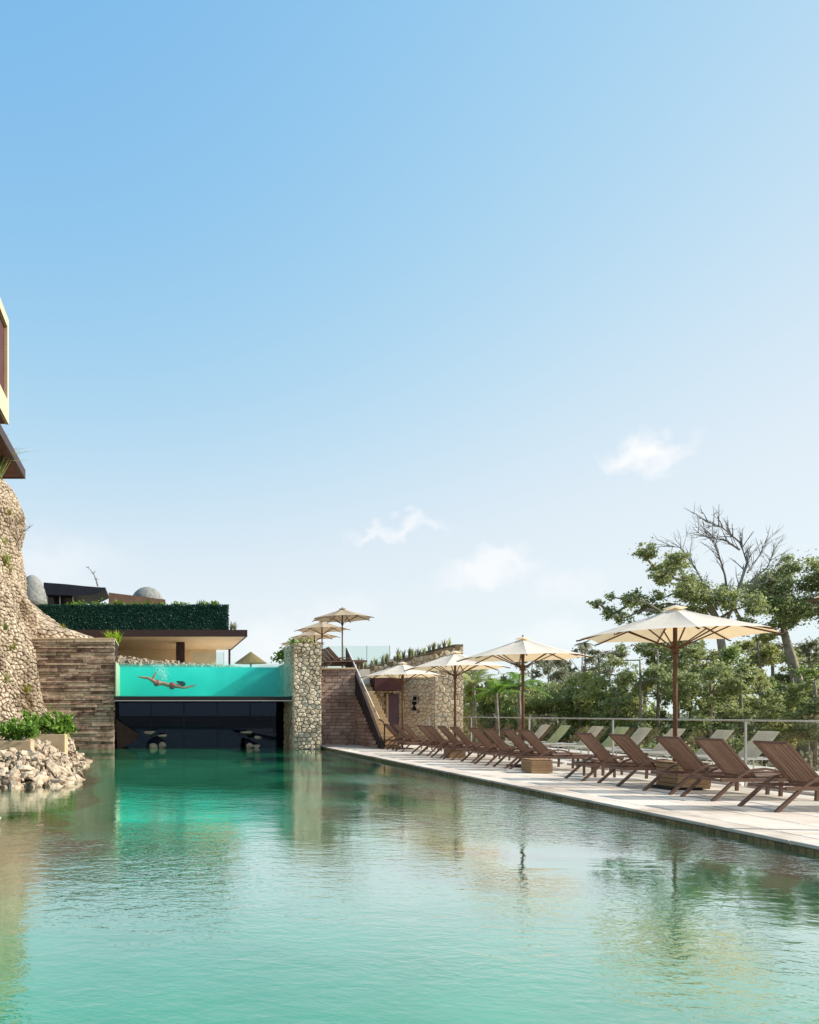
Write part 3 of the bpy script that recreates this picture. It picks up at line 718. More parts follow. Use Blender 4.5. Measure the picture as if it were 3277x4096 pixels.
pr_.add([*pv, *[(.045, q[1], q[2]) for q in pv]], [(0, 1, 2, 3, 4), (9, 8, 7, 6, 5), (0, 5, 6, 1), (1, 6, 7, 2), (2, 7, 8, 3), (3, 8, 9, 4), (4, 9, 5, 0)])
pr_.v = [(q[0], q[1], q[2]) for q in pr_.v]
pr_.build('parapet', M_stairdark, st)
hr = [(-.02, T, TZ + 1.12), (-.02, .25, .16 + 1.12), (-.02, -.05, 1.08), (-.02, -.35, 1.02)]
MB().tube([(-.02, T, TZ + 1.1), (-.02, .1, 1.16)], .03, 8).build('handrail', M_rail, st, True)
MB().tube([(-.02, .1, 1.16), (.05, -.25, 1.05), (.03, -.42, .9), (.02, -.42, 0)], .026, 8).build('handrail_end', M_dark, st, True)
for t in (.15, .4, .65, .9):
    MB().tube([(-.02, T * t, slz(T * t) + .95), (-.02, T * t, slz(T * t) + 1.12)], .014, 6).build('rail_bracket', M_dark, st)
masonry(st, -T, -.2, -.02, TZ - .3, lambda u, d, z: (-.065 - d, -u, z), M_block, .155, .25, .55, 33, slope=lambda z: -(z / TZ * T) - .05)
# upper glass balustrade
def balustrade(name, x0, x1, Yb_, z0, h, n, label, m=M_glass_g):
    r = empty(name, (x0, Yb_, z0)); tag(r, label, 'balustrade'); wd = (x1 - x0) / n
    for i in range(n): MB().box((i * wd + .015, -.006, .06), ((i + 1) * wd - .015, .006, h)).build('pane', m, r)
    for i in range(n + 1): MB().box((i * wd - .012, -.025, 0), (i * wd + .012, .025, h + .02)).build('post', M_metal, r)
    return r
balustrade('glass_balustrade', 6.9, 11.4, 36.2, TZ, 1.3, 4, 'pale green glass balustrade along the raised terrace under the far umbrellas')

# ------------------------------------------------------------------ stone building
tower = empty('stone_building', (11.6, 33.2, 0)); tag(tower, 'warm stone-clad building with small window and plants on its roof', 'building')
bpy.context.view_layer.update()
BP = [(9.64, 34.2), (11.1, 33.9), (12.15, 32.35), (13.38, 32.3), (13.4, 37)]
def btop(x): return 3.5 + (x - 9.64) / (13.4 - 9.64) * .92
for (x0, y0), (x1, y1) in zip(BP, BP[1:]):
    L_ = math.hypot(x1 - x0, y1 - y0); d = Vector(((x1 - x0) / L_, (y1 - y0) / L_, 0)); nn = Vector((d.y, -d.x, 0))
    wl = MB(); a = Vector((x0, y0, -.02)); b = Vector((x1, y1, -.02)); bk = -nn * .35
    wl.add([q - tower.location for q in (a, b, Vector((x1, y1, btop(x1))), Vector((x0, y0, btop(x0))), a + bk, b + bk, Vector((x1, y1, btop(x1))) + bk, Vector((x0, y0, btop(x0))) + bk)],
           [(0, 1, 2, 3), (5, 4, 7, 6), (3, 2, 6, 7), (1, 5, 6, 2), (4, 0, 3, 7)])
    wl.build('wall', M_tower_core, tower)
    if y1 < 36:
        ps = voronoi(L_, 4.5, .21, .18, int(x0 * 10))
        def fn(u, v, dd, x0=x0, y0=y0, d=d, nn=nn): return Vector((x0, y0, v)) + d * u + nn * dd
        keep = []
        for q in ps:
            cx = sum(p[0] for p in q) / len(q); cz = sum(p[1] for p in q) / len(q)
            X = x0 + d.x * cx
            if max(p[1] for p in q) > btop(X): continue
            if y0 > 33.5 and x1 < 11.2 and 10.55 < X < 11.2 and cz < 2.4: continue
            if abs(x0 - 11.1) < .01 and .68 < cx < 1.02 and 1.45 < cz < 2.25: continue
            keep.append(q)
        faced(tower, keep, fn, .01, .028, M_tower_o, M_tower_i, int(x0 * 10) + 1)
to = tower.location
# door, canopy
MB().box(Vector((10.62, 33.86, 0)) - to, Vector((11.06, 33.98, 2.26)) - to).build('door', mat('door_wood', ['5d4450', '6a4d50'], .6, None, noise=3), tower)
MB().box(Vector((10.5, 33.84, 0)) - to, Vector((10.6, 33.96, 2.3)) - to).build('door_jamb', M_conc, tower)
MB().bbox(Vector((9.64, 32.8, 2.42)) - to, Vector((10.95, 33.85, 3.12)) - to, .02).build('canopy', M_panel, tower)
# window in the slanted face
d = (Vector((12.15, 32.35, 0)) - Vector((11.1, 33.9, 0))).normalized(); nn = Vector((d.y, -d.x, 0)); c = Vector((11.1, 33.9, 0)) + d * .85
fr = MB(); 
def wq(u, z, o): return c + d * u + Vector((0, 0, z)) + nn * o - to
def wbox(mb, u0, u1, z0, z1, o0, o1):
    v = [wq(u, z, o) for o in (o0, o1) for u, z in ((u0, z0), (u1, z0), (u1, z1), (u0, z1))]
    mb.add(v, [(0, 3, 2, 1), (4, 5, 6, 7), (0, 1, 5, 4), (1, 2, 6, 5), (2, 3, 7, 6), (3, 0, 4, 7)])
wn = MB(); wbox(wn, -.17, .17, 1.48, 2.2, -.02, .012); wno = wn.build('window', M_window, tower)
for aa in ((-.17, -.13, 1.48, 2.2), (.13, .17, 1.48, 2.2), (-.13, .13, 1.48, 1.52), (-.13, .13, 2.16, 2.2), (-.13, .13, 1.93, 1.97)):
    q = MB(); wbox(q, *aa, .014, .04); q.build('window_frame', M_metal, wno)
rf = MB(); rf.add([Vector((x, y + .1, btop(x) - .1)) - to for x, y in BP[:4]] + [Vector((x, 40, btop(x) + .1)) - to for x, y in BP[:4]], [(i, i + 1, 5 + i, 4 + i) for i in range(3)])
rf.build('roof', M_ground, tower)
# planting along the roof edge: upright agave and grass
g = random.Random(17)
for i in range(26):
    t = i / 25; sx = 1400 + 390 * t + g.uniform(-8, 8); Yp = 34.6 + g.uniform(-.3, 1.2)
    X = (sx - 629) * Yp / F; base_z = btop(max(9.64, min(13.3, X))) - .05
    top = EYE + (2853 - (2640 - 85 * t + g.uniform(-12, 18))) * Yp / F
    hh = max(.35, top - base_z)
    V = blades([(0, 0, 0)], 16, hh * .85, .07, 400 + i, .42)
    o = link('roof_agave', np_mesh('roof_agave', V, 4), (M_dry, M_leaf_olive, M_leaf_grey)[i % 3]); o.location = (X, Yp, base_z)
    nth = ['first', 'second', 'third', 'fourth', 'fifth', 'sixth', 'seventh', 'eighth', 'ninth', 'tenth', 'eleventh', 'twelfth', 'thirteenth']
    lb = (nth[i] + ' spiky roof plant counted from the stair end of the stone building') if i < 13 else (nth[25 - i] + ' spiky roof plant counted from the high right corner of the stone building')
    tag(o, lb, 'plant', 'plants on the stone building roof')

# ------------------------------------------------------------------ pavilion behind the tank
pv_ = empty('pavilion', (0, 41, TZ)); tag(pv_, 'flat-roofed pavilion with dark fascia and glowing cream soffit behind the tank', 'building')
def pb(name, a, b, m, c=0): 
    mb = MB(); A = Vector(a) - pv_.location; B = Vector(b) - pv_.location
    (mb.bbox(A, B, c) if c else mb.box(A, B)); return mb.build(name, m, pv_)
pb('roof', (-10, 37.1, 5.3), (4.44, 45, 5.55), M_ground)
pb('fascia', (-10, 37.0, 5.24), (4.52, 37.096, 5.58), M_fascia); pb('fascia', (4.444, 37.1, 5.24), (4.52, 45.0, 5.58), M_fascia)
pb('soffit', (-10, 37.1, 5.26), (4.44, 45, 5.296), M_soffit)
pb('back_wall', (-10, 45.004, TZ), (3.6, 45.2, 5.6), M_soffit)
pb('column', (1.03, 40.0, TZ), (1.5, 40.4, 5.255), M_fascia, .02)
pb('column', (-6.3, 40.0, TZ), (-5.9, 40.4, 5.255), M_fascia, .02)
pb('post', (4.3, 44.5, TZ), (4.42, 44.62, 5.255), M_fascia)
balustrade('glass_balustrade', 1.85, 3.45, 38.2, TZ, 1.15, 2, 'short pale glass balustrade under the pavilion soffit')
# hedge on the roof
hd = empty('hedge', (-1.2, 38.3, 5.55)); tag(hd, 'long clipped dark green hedge on the pavilion roof', 'hedge')
MB().box((-4.9, -.15, 0), (4.72, 1.4, 1.38)).build('stems', mat('hedge_core', ['0c2a22'], .9), hd)
gn = np.random.default_rng(4); n = 20000
P = np.stack([gn.uniform(-5, 4.9, n), gn.uniform(-.22, -.15, n), gn.uniform(0, 1.45, n)], 1)
k = n // 4; P[:k, 1] = gn.uniform(-.3, 1.4, k); P[:k, 2] = 1.4 + gn.random(k) * .06
k2 = n // 12; P[k:k + k2, 0] = 4.74 + gn.random(k2) * .14; P[k:k + k2, 1] = gn.uniform(-.3, 1.4, k2)
a_ = gn.normal(size=(n, 3)); a_[:, 1] -= 2.2; a_ /= np.linalg.norm(a_, axis=1)[:, None]; b_ = gn.normal(size=(n, 3)); b_ -= (b_ * a_).sum(1)[:, None] * a_; b_ /= np.linalg.norm(b_, axis=1)[:, None]; c_ = np.cross(a_, b_); s_ = (.025 + .03 * gn.random(n))[:, None]
V = np.stack([P - b_ * s_, P + c_ * s_ * .6, P + b_ * s_, P - c_ * s_ * .6], 1).reshape(-1, 3)
link('leaves', np_mesh('leaves', V, 4), M_hedge, hd)
cs = [((gn.uniform(-4.8, 4.5), gn.uniform(-.1, 1), 1.45 + .05 * gn.random()), (.25, .25, gn.uniform(.1, .24))) for _ in range(46)]
link('tips', np_mesh('tips', leaves(cs, 2600, .075, 5), 4), M_hedge_lit, hd)

# hill + houses above
hl = MB(); hl.add([(-30, 46, 3.3), (2.4, 46, 3.3), (2.4, 62, 3.3), (-30, 62, 3.3), (-30, 47.5, 8.3), (1.2, 47.5, 8.0), (1.4, 62, 8.2), (-30, 62, 8.4)], [(4, 5, 6, 7), (0, 1, 5, 4), (1, 2, 6, 5), (3, 0, 4, 7)])
tag(hl.build('hill', M_ground), kind='structure')
# dark pavilion with swept roof
dp = empty('dark_house', (-5.5, 50, 8.2)); tag(dp, 'dark low house with an overhanging black roof on the hill', 'house')
x0, x1 = (180 - 629) * 50 / F, (425 - 629) * 50 / F
ro = MB(); zs = lambda sy: EYE + (2853 - sy) * 50 / F - 8.2
prof = [(x0, zs(2336), zs(2384)), (-6.2, zs(2342), zs(2386)), (-4.9, zs(2350), zs(2388)), (-4.1, zs(2354), zs(2382)), (x1, zs(2356), zs(2364))]
v = []
for x, a, b in prof:
    for yv in (-.6, 3.2): v += [(x + 5.5, yv, a), (x + 5.5, yv, b)]
f = []
for i in range(len(prof) - 1):
    o0 = i * 4; o1 = o0 + 4; f += [(o0, o1, o1 + 1, o0 + 1), (o0 + 2, o0 + 3, o1 + 3, o1 + 2), (o0, o0 + 2, o1 + 2, o1), (o0 + 1, o1 + 1, o1 + 3, o0 + 3)]
f += [(0, 1, 3, 2), (len(v) - 4, len(v) - 2, len(v) - 1, len(v) - 3)]
ro.add(v, f).build('roof', mat('black_roof', ['23212b', '2d2a33'], .5, None, noise=2), dp)
MB().box((x0 + 5.6, 0, -.2), (-5.75 + 5.5, 3, zs(2385) )).build('glazing', M_window, dp)
for xx in (x0 + 5.65, -6.6 + 5.5, -5.72 + 5.5): MB().box((xx, -.12, -.2), (xx + .07, -.02, zs(2384))).build('post', M_metal, dp)
# grey domes and brown wall
def dome(name, cx, cy, z0, rx, rz, label, stretch=1):
    bm = bmesh.new(); bmesh.ops.create_uvsphere(bm, u_segments=28, v_segments=16, radius=1)
    bmesh.ops.delete(bm, geom=[v for v in bm.verts if v.co.z < -.02], context='VERTS')
    gg = random.Random(int(cx * 7))
    for v in bm.verts: v.co = Vector((v.co.x * rx, v.co.y * rx, v.co.z * rz)) * (1 + gg.uniform(-.012, .012))
    bmesh.ops.holes_fill(bm, edges=[e for e in bm.edges if e.is_boundary])
    me = bpy.data.meshes.new(name); bm.to_mesh(me); bm.free(); o = link(name, me, M_dome, None, True); o.location = (cx, cy, z0); tag(o, label, 'dome'); return o
dome('stone_dome', (128 - 629) * 48 / F, 48, EYE + (2853 - 2430) * 48 / F, 1.0, 2.1, 'tall grey rounded stone dome beside the rear mound')
dome('stone_dome', (588 - 629) * 52 / F, 52, EYE + (2853 - 2425) * 52 / F, 1.22, 1.35, 'low grey stone dome behind the brown wall on the hill')
bw = MB(); a = W(435, 2370, 50); b = W(662, 2398, 50)
bw.add([(a.x, 50, 7.9), (b.x, 50, 7.9), (b.x, 50, b.z), (a.x, 50, a.z), (a.x, 50.3, 7.9), (b.x, 50.3, 7.9), (b.x, 50.3, b.z), (a.x, 50.3, a.z)], [(0, 1, 2, 3), (5, 4, 7, 6), (3, 2, 6, 7), (1, 5, 6, 2), (4, 0, 3, 7)])
tag(bw.build('parapet_wall', M_wallbrown), 'brown parapet wall sloping down in front of the low dome', 'wall')

# rubble bank between the tank and the pavilion
rb = empty('rubble_bank', (1, 35.6, TZ)); tag(rb, 'low bank of pale rubble stones behind the tank rim', 'rubble bank')
MB().add([(-4, -.8, 0), (3.0, -.8, 0), (3.0, 1.2, .2), (-4, 1.2, .95), (-4, -.8, .35), (3, -.8, .12)], [(4, 5, 2, 3), (0, 1, 5, 4)]).build('earth', M_ground, rb)
g = random.Random(41)
rub_me = [m_.copy() for m_ in rm_]
for m_ in rub_me: m_.materials.clear(); m_.materials.append(M_rubble)
for i in range(290):
    x = g.uniform(-3.9, 3.1); yv = g.uniform(-.8, 1.1); t = (x + 4) / 7; zt = .35 * (1 - t) + .12 * t + (yv + .8) / 2 * (.6 * (1 - t) + .1 * t)
    o = link('stone', g.choice(rub_me), None, rb); o.location = (x, yv, zt + .02); s = g.uniform(.07, .16); o.scale = (s, s, s); o.rotation_euler = (g.random() * 6, g.random() * 6, g.random() * 6)

# ------------------------------------------------------------------ far right of the tank: palapa, round bush
pa = empty('palapa', (7.1, 56, TZ)); tag(pa, 'distant low thatched roof showing just above the tank rim', 'palapa')
c = W(1015, 2606, 56); rr = 1.25
bm = MB(); pts = [(rr * math.cos(i * math.tau / 14), rr * math.sin(i * math.tau / 14), c.z - TZ - .9) for i in range(14)]
bm.add(pts + [(0, 0, c.z - TZ)], [(i, (i + 1) % 14, 14) for i in range(14)] + [tuple(range(13, -1, -1))]).build('thatch_roof', M_thatch, pa)
MB().tube([(0, 0, 0), (0, 0, c.z - TZ - .6)], .08, 7).build('post', M_pole, pa)
def shrub(name, centres, n, size, m, label, base, group=None, seed=0, stem=True, sm=M_bark_d, cat='shrub', up=.35, shell=.5):
    r = empty(name, base); tag(r, label, cat, group); bx, by, bz = base
    loc = [((c[0] - bx, c[1] - by, c[2] - bz), rad) for c, rad in centres]
    link('foliage', np_mesh('foliage', leaves(loc, n, size, seed, up, shell), 4), m, r)
    if stem:
        mb = MB(); gg = random.Random(seed)
        for c, rad in loc[:14]:
            mid = Vector(c) * .5 + Vector((gg.uniform(-.1, .1), gg.uniform(-.1, .1), 0)) * max(rad)
            e = Vector(c) + Vector((0, 0, rad[2] * .3)); th = .012 + .02 * (e.length / 3)
            mb.tube([(gg.uniform(-.03, .03), gg.uniform(-.03, .03), -.02), mid, e], [th, th * .7, th * .25], 5)
        mb.build('stem', sm, r)
    return r
shrub('round_bush', [(tuple(W(1145, 2610, 34.6)), (.42, .4, .4)), (tuple(W(1175, 2590, 34.4)), (.35, .35, .4)), (tuple(W(1120, 2630, 34.6)), (.3, .3, .3))], 1500, .06, M_leaf, 'round dark green bush left of the pale stone pillar top', (W(1150, 2640, 34.6).x, 34.6, TZ - .02), seed=61)
shrub('pillar_plant', [(tuple(W(1205 + 14 * i, 2566, 31.9)), (.1, .1, .16)) for i in range(4)], 200, .05, M_leaf_olive, 'small sprigs growing on top of the pale stone pillar', (W(1225, 2573, 31.9).x, 31.9, CZ1 - .03), seed=62)
g_ = np_mesh('grass_tuft', blades([(gn.uniform(-.28, .28), gn.uniform(-.15, .15), 0) for _ in range(12)], 14, .55, .03, 63, .7), 4)
o = link('grass_tuft', g_, M_lime); o.location = (W(492, 2600, 33.2).x, 33.2, SWT + .06); o.location.x = -1.95; tag(o, 'bright lime green grass tuft at the right end of the slab wall', 'grass tuft')

# ------------------------------------------------------------------ roofs top left
hb = empty('hotel_building', (-9, 22, 10)); tag(hb, 'corner of the hotel with brown soffit and cream-framed balcony at the left edge', 'building')
ho = hb.location
def hbx(name, a, b, m): return MB().box(Vector(a) - ho, Vector(b) - ho).build(name, m, hb)
hbx('soffit', (-14, 12, 10.0), (-4.91, 26.95, 10.05), M_soffit_b); hbx('roof', (-14, 12, 10.054), (-4.91, 26.95, 10.28), M_fascia)
hbx('fascia', (-4.906, 12, 9.98), (-4.82, 27.05, 10.3), M_fascia); hbx('fascia', (-14, 26.954, 9.98), (-4.91, 27.05, 10.3), M_fascia)
x = -5.42
hbx('balcony_box', (-14, 14, 12.2), (x - .12, 26.9, 15.6), M_panel)
hbx('frame', (x - .116, 14, 11.95), (x, 27, 12.75), M_cream); hbx('frame', (x - .116, 14, 15.4), (x, 27, 15.75), M_cream); hbx('frame', (x - .116, 26.75, 12.754), (x, 27, 15.396), M_cream)
hbx('balcony_soffit', (-14, 14, 11.93), (x - .12, 26.9, 12.19), M_soffit_b)
hbx('support_wall', (-14, 14, 10.29), (-8.0, 26.9, 11.92), M_panel); hbx('support_column', (-9.4, 25, -1), (-8.8, 25.6, 9.98), M_cream)
def tuft(px, py, Yd, n, k, L_, wd, m, label, seed, lean=.7, spread=.25, cat='grass tuft', name='grass_tuft'):
    gg = np.random.default_rng(seed); p = W(px, py, Yd)
    o = link(name, np_mesh(name, blades([(gg.uniform(-spread, spread), gg.uniform(-spread, spread) * .6, 0) for _ in range(n)], k, L_, wd, seed, lean), 4), m); o.location = p; tag(o, label, cat); return o
tuft(-15, 1912, 25, 7, 14, 1.25, .05, M_leaf_olive, 'green spiky grass under the brown roof corner at the left edge', 71, 1.1, .25)
tuft(20, 2300, 31.2, 7, 12, .7, .05, M_grass, 'yellow-green grass tuft on the steep mound at the left edge', 72, .9, .25)
tuft(100, 2480, 33.5, 9, 14, .7, .05, M_grass, 'dry yellow grass in the ravine between the stone mounds', 73, .8, .3)
tuft(125, 2540, 33.0, 9, 14, .7, .05, M_grass, 'lower dry yellow grass above the slab wall between the mounds', 74, .8, .25)
tuft(15, 2255, 30.6, 5, 10, .5, .05, M_leaf_olive, 'small green tuft above the yellow grass at the left edge', 75, .9, .2)
tuft(800, 2440, 38.6, 5, 9, .55, .06, M_leaf_grey, 'grey spiky plant rising from the hedge top', 76, .7, .15)
tuft(930, 2525, 38, 5, 10, .5, .05, M_leaf_grey, 'grey tufted plant at the right end of the pavilion roof', 77, .8, .2)
for i, (a, b, Yd) in enumerate(((50, 2600, 25.6), (12, 2520, 24.6), (110, 2770, 25.2), (28, 2730, 23.9), (40, 2060, 33.4), (20, 2180, 30.3), (250, 2520, 34.6))):
    tuft(a, b, Yd, 3, 9, .32, .035, (M_grass, M_leaf_olive)[i % 2], ['yellow tuft high on the front stone buttress', 'green tuft at the left edge of the front buttress', 'yellow tuft low on the right flank of the front buttress', 'green tuft in the middle of the front buttress', 'yellow tuft near the top of the tall rear mound', 'green tuft on the upper middle buttress', 'yellow tuft on the long skirt of the rear mound'][i], 700 + i, .9, .1)
def twig(pts, Yd, r0, label):
    mb = MB(); P_ = [W(a, b, Yd) for a, b in pts]; base = P_[0].copy()
    mb.tube([q - base for q in P_], [r0 * (1 - .7 * i / (len(P_) - 1)) for i in range(len(P_))], 5)
    gg = random.Random(int(pts[0][0]))
    for q in P_[1:]:
        for _ in range(3):
            d_ = Vector((gg.uniform(-.25, .25), gg.uniform(-.2, .2), gg.uniform(.05, .3))); mb.tube([q - base, q - base + d_], [r0 * .4, r0 * .12], 4)
    o = mb.build('bare_twig', M_bark_d); o.location = base; tag(o, label, 'twig')
twig([(62, 2200), (75, 2160), (95, 2125), (118, 2110)], 36, .045, 'bare curved stalk leaning out from the rear mound')
twig([(392, 2345), (385, 2320), (375, 2295), (355, 2272)], 50, .06, 'bare forked branch standing on the dark house roof')

# ------------------------------------------------------------------ planters and shore rocks
def planter(name, x0, x1, y0, y1, z0, z1, label):
    r = empty(name, ((x0 + x1) / 2, (y0 + y1) / 2, z0)); tag(r, label, 'planter'); c = r.location
    t = .06
    for nm, a, b in (('panel', (x0, y0, z0), (x1, y0 + t, z1)), ('panel', (x0, y1 - t, z0), (x1, y1, z1)), ('panel', (x1 - t, y0 + t + .002, z0), (x1, y1 - t - .002, z1)), ('panel', (x0, y0 + t + .002, z0), (x0 + t, y1 - t - .002, z1))):
        MB().bbox(Vector(a) - c, Vector(b) - c, .008).build(nm, M_conc, r)
    MB().box(Vector((x0 + t + .003, y0 + t + .003, z0)) - c, Vector((x1 - t - .003, y1 - t - .003, z1 - .06)) - c).build('soil', M_ground, r)
planter('planter', -5.0, -3.08, 18.0, 18.55, -.1, .73, 'near tan rendered planter box at the left edge above the rocks')
planter('planter', -3.75, -2.62, 21.0, 21.7, -.1, .80, 'far tan planter box in front of the slab wall')
g = random.Random(51)
shrub('planter_shrub', [((-5 + .24 * i + g.uniform(-.05, .05) + .2, 18.27 + g.uniform(-.1, .1), .92 + g.uniform(-.05, .1)), (.24, .25, .24)) for i in range(8)], 2600, .06, M_leaf, 'bright green leafy shrub filling the near planter at the left edge', (-4.0, 18.27, .66), seed=52)
shrub('planter_shrub', [((-3.75 + .2 * i + g.uniform(-.05, .05) + .1, 21.35 + g.uniform(-.15, .15), 1.03 + g.uniform(-.08, .12)), (.26, .28, .28)) for i in range(6)], 2400, .065, M_leaf, 'green leafy shrub in the far planter before the slab wall', (-3.2, 21.35, .73), seed=53)

# heap under the rocks
HP = [(-7, 14.9), (-3.3, 14.8), (-2.0, 15.0), (-1.55, 16.6), (-2.1, 18.4), (-2.0, 22.3), (-2.6, 25.8), (-7, 26)]
def inside(x, y, P_=HP):
    c = False; j = len(P_) - 1
    for i in range(len(P_)):
        if (P_[i][1] > y) != (P_[j][1] > y) and x < (P_[j][0] - P_[i][0]) * (y - P_[i][1]) / (P_[j][1] - P_[i][1]) + P_[i][0]: c = not c
        j = i
    return c
def edge_d(x, y, P_=HP):
    best = 9
    for i in range(len(P_)):
        ax, ay = P_[i]; bx, by = P_[(i + 1) % len(P_)]; dx, dy = bx - ax, by - ay; t = max(0, min(1, ((x - ax) * dx + (y - ay) * dy) / (dx * dx + dy * dy)))
        best = min(best, math.hypot(x - ax - t * dx, y - ay - t * dy))
    return best
def heap_z(x, y):
    d = edge_d(x, y)
    return (-.25 + min(.62, d * .55) + (.12 if y > 19 else 0) * min(1, d)) if inside(x, y) else -.25 - d * .9
hp = MB(); nx, ny = 40, 64; v = []
for j in range(ny + 1):
    for i in range(nx + 1):
        x = -7.5 + 7.0 * i / nx; yv = 13.5 + 13.5 * j / ny; v.append((x, yv, max(-1.2, heap_z(x, yv)) + .03 * math.sin(5 * x + 3 * yv) - .03))
hp.add(v, [(j * (nx + 1) + i, j * (nx + 1) + i + 1, (j + 1) * (nx + 1) + i + 1, (j + 1) * (nx + 1) + i) for j in range(ny) for i in range(nx)])
tag(hp.build('rock_shore', M_mound_core), kind='structure')
cnt = 0; tries = 0
while cnt < 285 and tries < 5000:
    tries += 1
    x = g.uniform(-5, -1.2); yv = 14.5 + 10.5 * g.random() ** 1.5
    sx = 629 + x / yv * F
    if sx < -25: continue
    d = edge_d(x, yv)
    if not inside(x, yv) and d > .12: continue
    if -5.1 < x < -3.0 and 17.9 < yv < 18.7: continue
    if -3.85 < x < -2.5 and 20.9 < yv < 21.8: continue
    s = g.uniform(.09, .2) * (1.15 if yv < 17 else 1)
    o = link('rock', g.choice(rm_)); o.location = (x, yv, heap_z(x, yv) + s * .3 + g.uniform(0, .07)); o.scale = (s * g.uniform(.9, 1.3), s, s * g.uniform(.9, 1.2)); o.rotation_euler = (g.uniform(-.6, .6), g.uniform(-.6, .6), g.random() * 6.28)
    wh = 'at the waterline in front of the heap, left pool edge' if edge_d(x, yv) < .35 and yv < 17.5 else 'on the front slope of the heap below the near planter' if yv < 17.9 else 'on the right flank of the heap beside the near planter' if yv < 20.9 else 'in the rear of the heap by the far planter'
    tag(o, 'angular pale rock ' + wh, 'rock', 'rocks heaped at the left pool edge'); cnt += 1
fillr = MB(); k_ = 0
while k_ < 1500:
    x = g.uniform(-5, -1.2); yv = 14.6 + 11 * g.random() ** 1.3
    if 629 + x / yv * F < -25 or not inside(x, yv): continue
    if (-5.1 < x < -3.0 and 17.9 < yv < 18.7) or (-3.85 < x < -2.5 and 20.9 < yv < 21.8): continue
    s = g.uniform(.04, .1); E_ = Euler((g.random() * 6, g.random() * 6, g.random() * 6)).to_matrix(); me = g.choice(rm_)
    c = Vector((x, yv, heap_z(x, yv) + s * .4 + g.uniform(0, .08)))
    fillr.add([c + E_ @ (v.co * s) for v in me.vertices], [tuple(q.vertices) for q in me.polygons]); k_ += 1
tag(fillr.build('rubble', M_rubble_i), 'small broken stones filling the gaps of the rock heap', 'rubble', kind='stuff')
# submerged shelf and the lone rock that breaks the surface
g = random.Random(55)
sub_me = []
for i in range(6):
    me = rock_mesh(500 + i, 2); me.materials.append(mat('wet_rock', ['5c4c36', '75634a', '8a7a5c', '4c4634'], .7, 'object', noise=3, bump=.06, bscale=4)); sub_me.append(me)
for i in range(40):
    yv = g.uniform(7.6, 11.2); x = g.uniform(-3.4, -.75 - (abs(yv - 9.2) * .35))
    o = link('submerged_rock', g.choice(sub_me)); s = g.uniform(.2, .5); o.location = (x, yv, -.20 - g.random() * .06); o.scale = (s * 1.3, s, s * .35); o.rotation_euler = (g.uniform(-.2, .2), g.uniform(-.2, .2), g.random() * 6)
    tag(o, 'flat brown rock lying just under the water at the left', 'rock', 'submerged rocks of the left shelf')
o = link('rock', rm_[3]); o.location = (-2.28, 10.0, -.06); o.scale = (.2, .22, .2); tag(o, 'single pale rock breaking the water at the left edge', 'rock')

# ------------------------------------------------------------------ loungers
def make_lounger():
    r = empty('sun_lounger'); wd = .66
    fr = MB()
    for s in (0, wd): fr.bar([(.14, s, .335), (1.92, s, .335)], .035, .055)
    for xx in (.14, .72, 1.9): fr.box((xx - .02, .0176, .315), (xx + .02, wd - .0176, .35))
    fr.build('frame', M_frame, r)
    for s in (0, wd):
        MB().bar([(0, s, 0), (.14, s, .125), (.30, s, .27)], .04, .045).build('leg', M_frame, r)
        MB().bar([(1.72, s, .31), (1.70, s, 0)], .04, .045).build('leg', M_frame, r)
        MB().bar([(.30, s, .272), (.42, s, .38), (.54, s, .455), (.68, s, .50), (.86, s, .515), (1.02, s, .49), (1.16, s, .42), (1.24, s, .355)], .04, .035).build('armrest', M_frame, r)
    p0, p1 = Vector((.74, 0, .375)), Vector((.19, 0, .985)); d = (p1 - p0)
    bk = MB()
    for s in (.045, wd - .045): bk.bar([p0 + Vector((0, s, 0)), p1 + Vector((0, s, 0))], .03, .035)
    for t in (.02, .985): c = p0 + d * t; bk.box((c.x - .018, .0603, c.z - .018), (c.x + .018, wd - .0603, c.z + .018))
    b = bk.build('backrest', M_frame, r)
    ns = 8; pitch = (wd - .13) / ns
    for i in range(ns):
        yy = .065 + pitch * (i + .5); e = d * .96; q = p0 + d * .02
        MB().bar([q + Vector((0, yy, 0)), q + e * .5 + Vector((.03, yy, -.02)), q + e + Vector((0, yy, 0))], pitch - .02, .014).build('slat', M_wood, b)
    se = MB()
    for s in (.045, wd - .045): se.bar([(.72, s, .372), (1.5, s, .385), (1.93, s, .372)], .03, .02)
    so = se.build('seat', M_frame, r)
    for i in range(ns):
        yy = .065 + pitch * (i + .5); MB().bar([(.76, yy, .385), (1.3, yy, .392), (1.92, yy, .385)], pitch - .02, .014).build('slat', M_wood, so)
    return r
lounger = make_lounger()
near = [8.35, 9.25, 10.43, 11.72, 12.65, 14.15, 15.2, 17.8, 18.65, 19.6, 20.65, 21.9, 22.85, 23.95, 24.85, 26.6, 27.7, 28.6]
ordn = ['first', 'second', 'third', 'fourth', 'fifth', 'sixth', 'seventh', 'eighth', 'ninth', 'tenth', 'eleventh', 'twelfth', 'thirteenth', 'fourteenth']
near = near[2:]
for i, yv in enumerate(near):
    o = lounger if i == 0 else copy_tree(lounger)
    o.location = (8.78 + rng.uniform(-.06, .06), yv + rng.uniform(-.03, .03), 0); o.rotation_euler = (0, 0, R(rng.uniform(-2.5, 2.5)))
    if i < 5: lb = ['brown slatted sun lounger nearest the camera, cut by the right edge', 'second brown sun lounger from the right edge of the deck', 'third brown sun lounger from the right, before the tan box', 'fourth brown sun lounger from the right, behind the tan box', 'fifth brown sun lounger from the right, last before the wide gap'][i]
    else: lb = '%s brown sun lounger beyond the gap, counted away from the camera' % ordn[i - 5]
    tag(o, lb, 'sun lounger', 'brown sun loungers in a row along the pool')
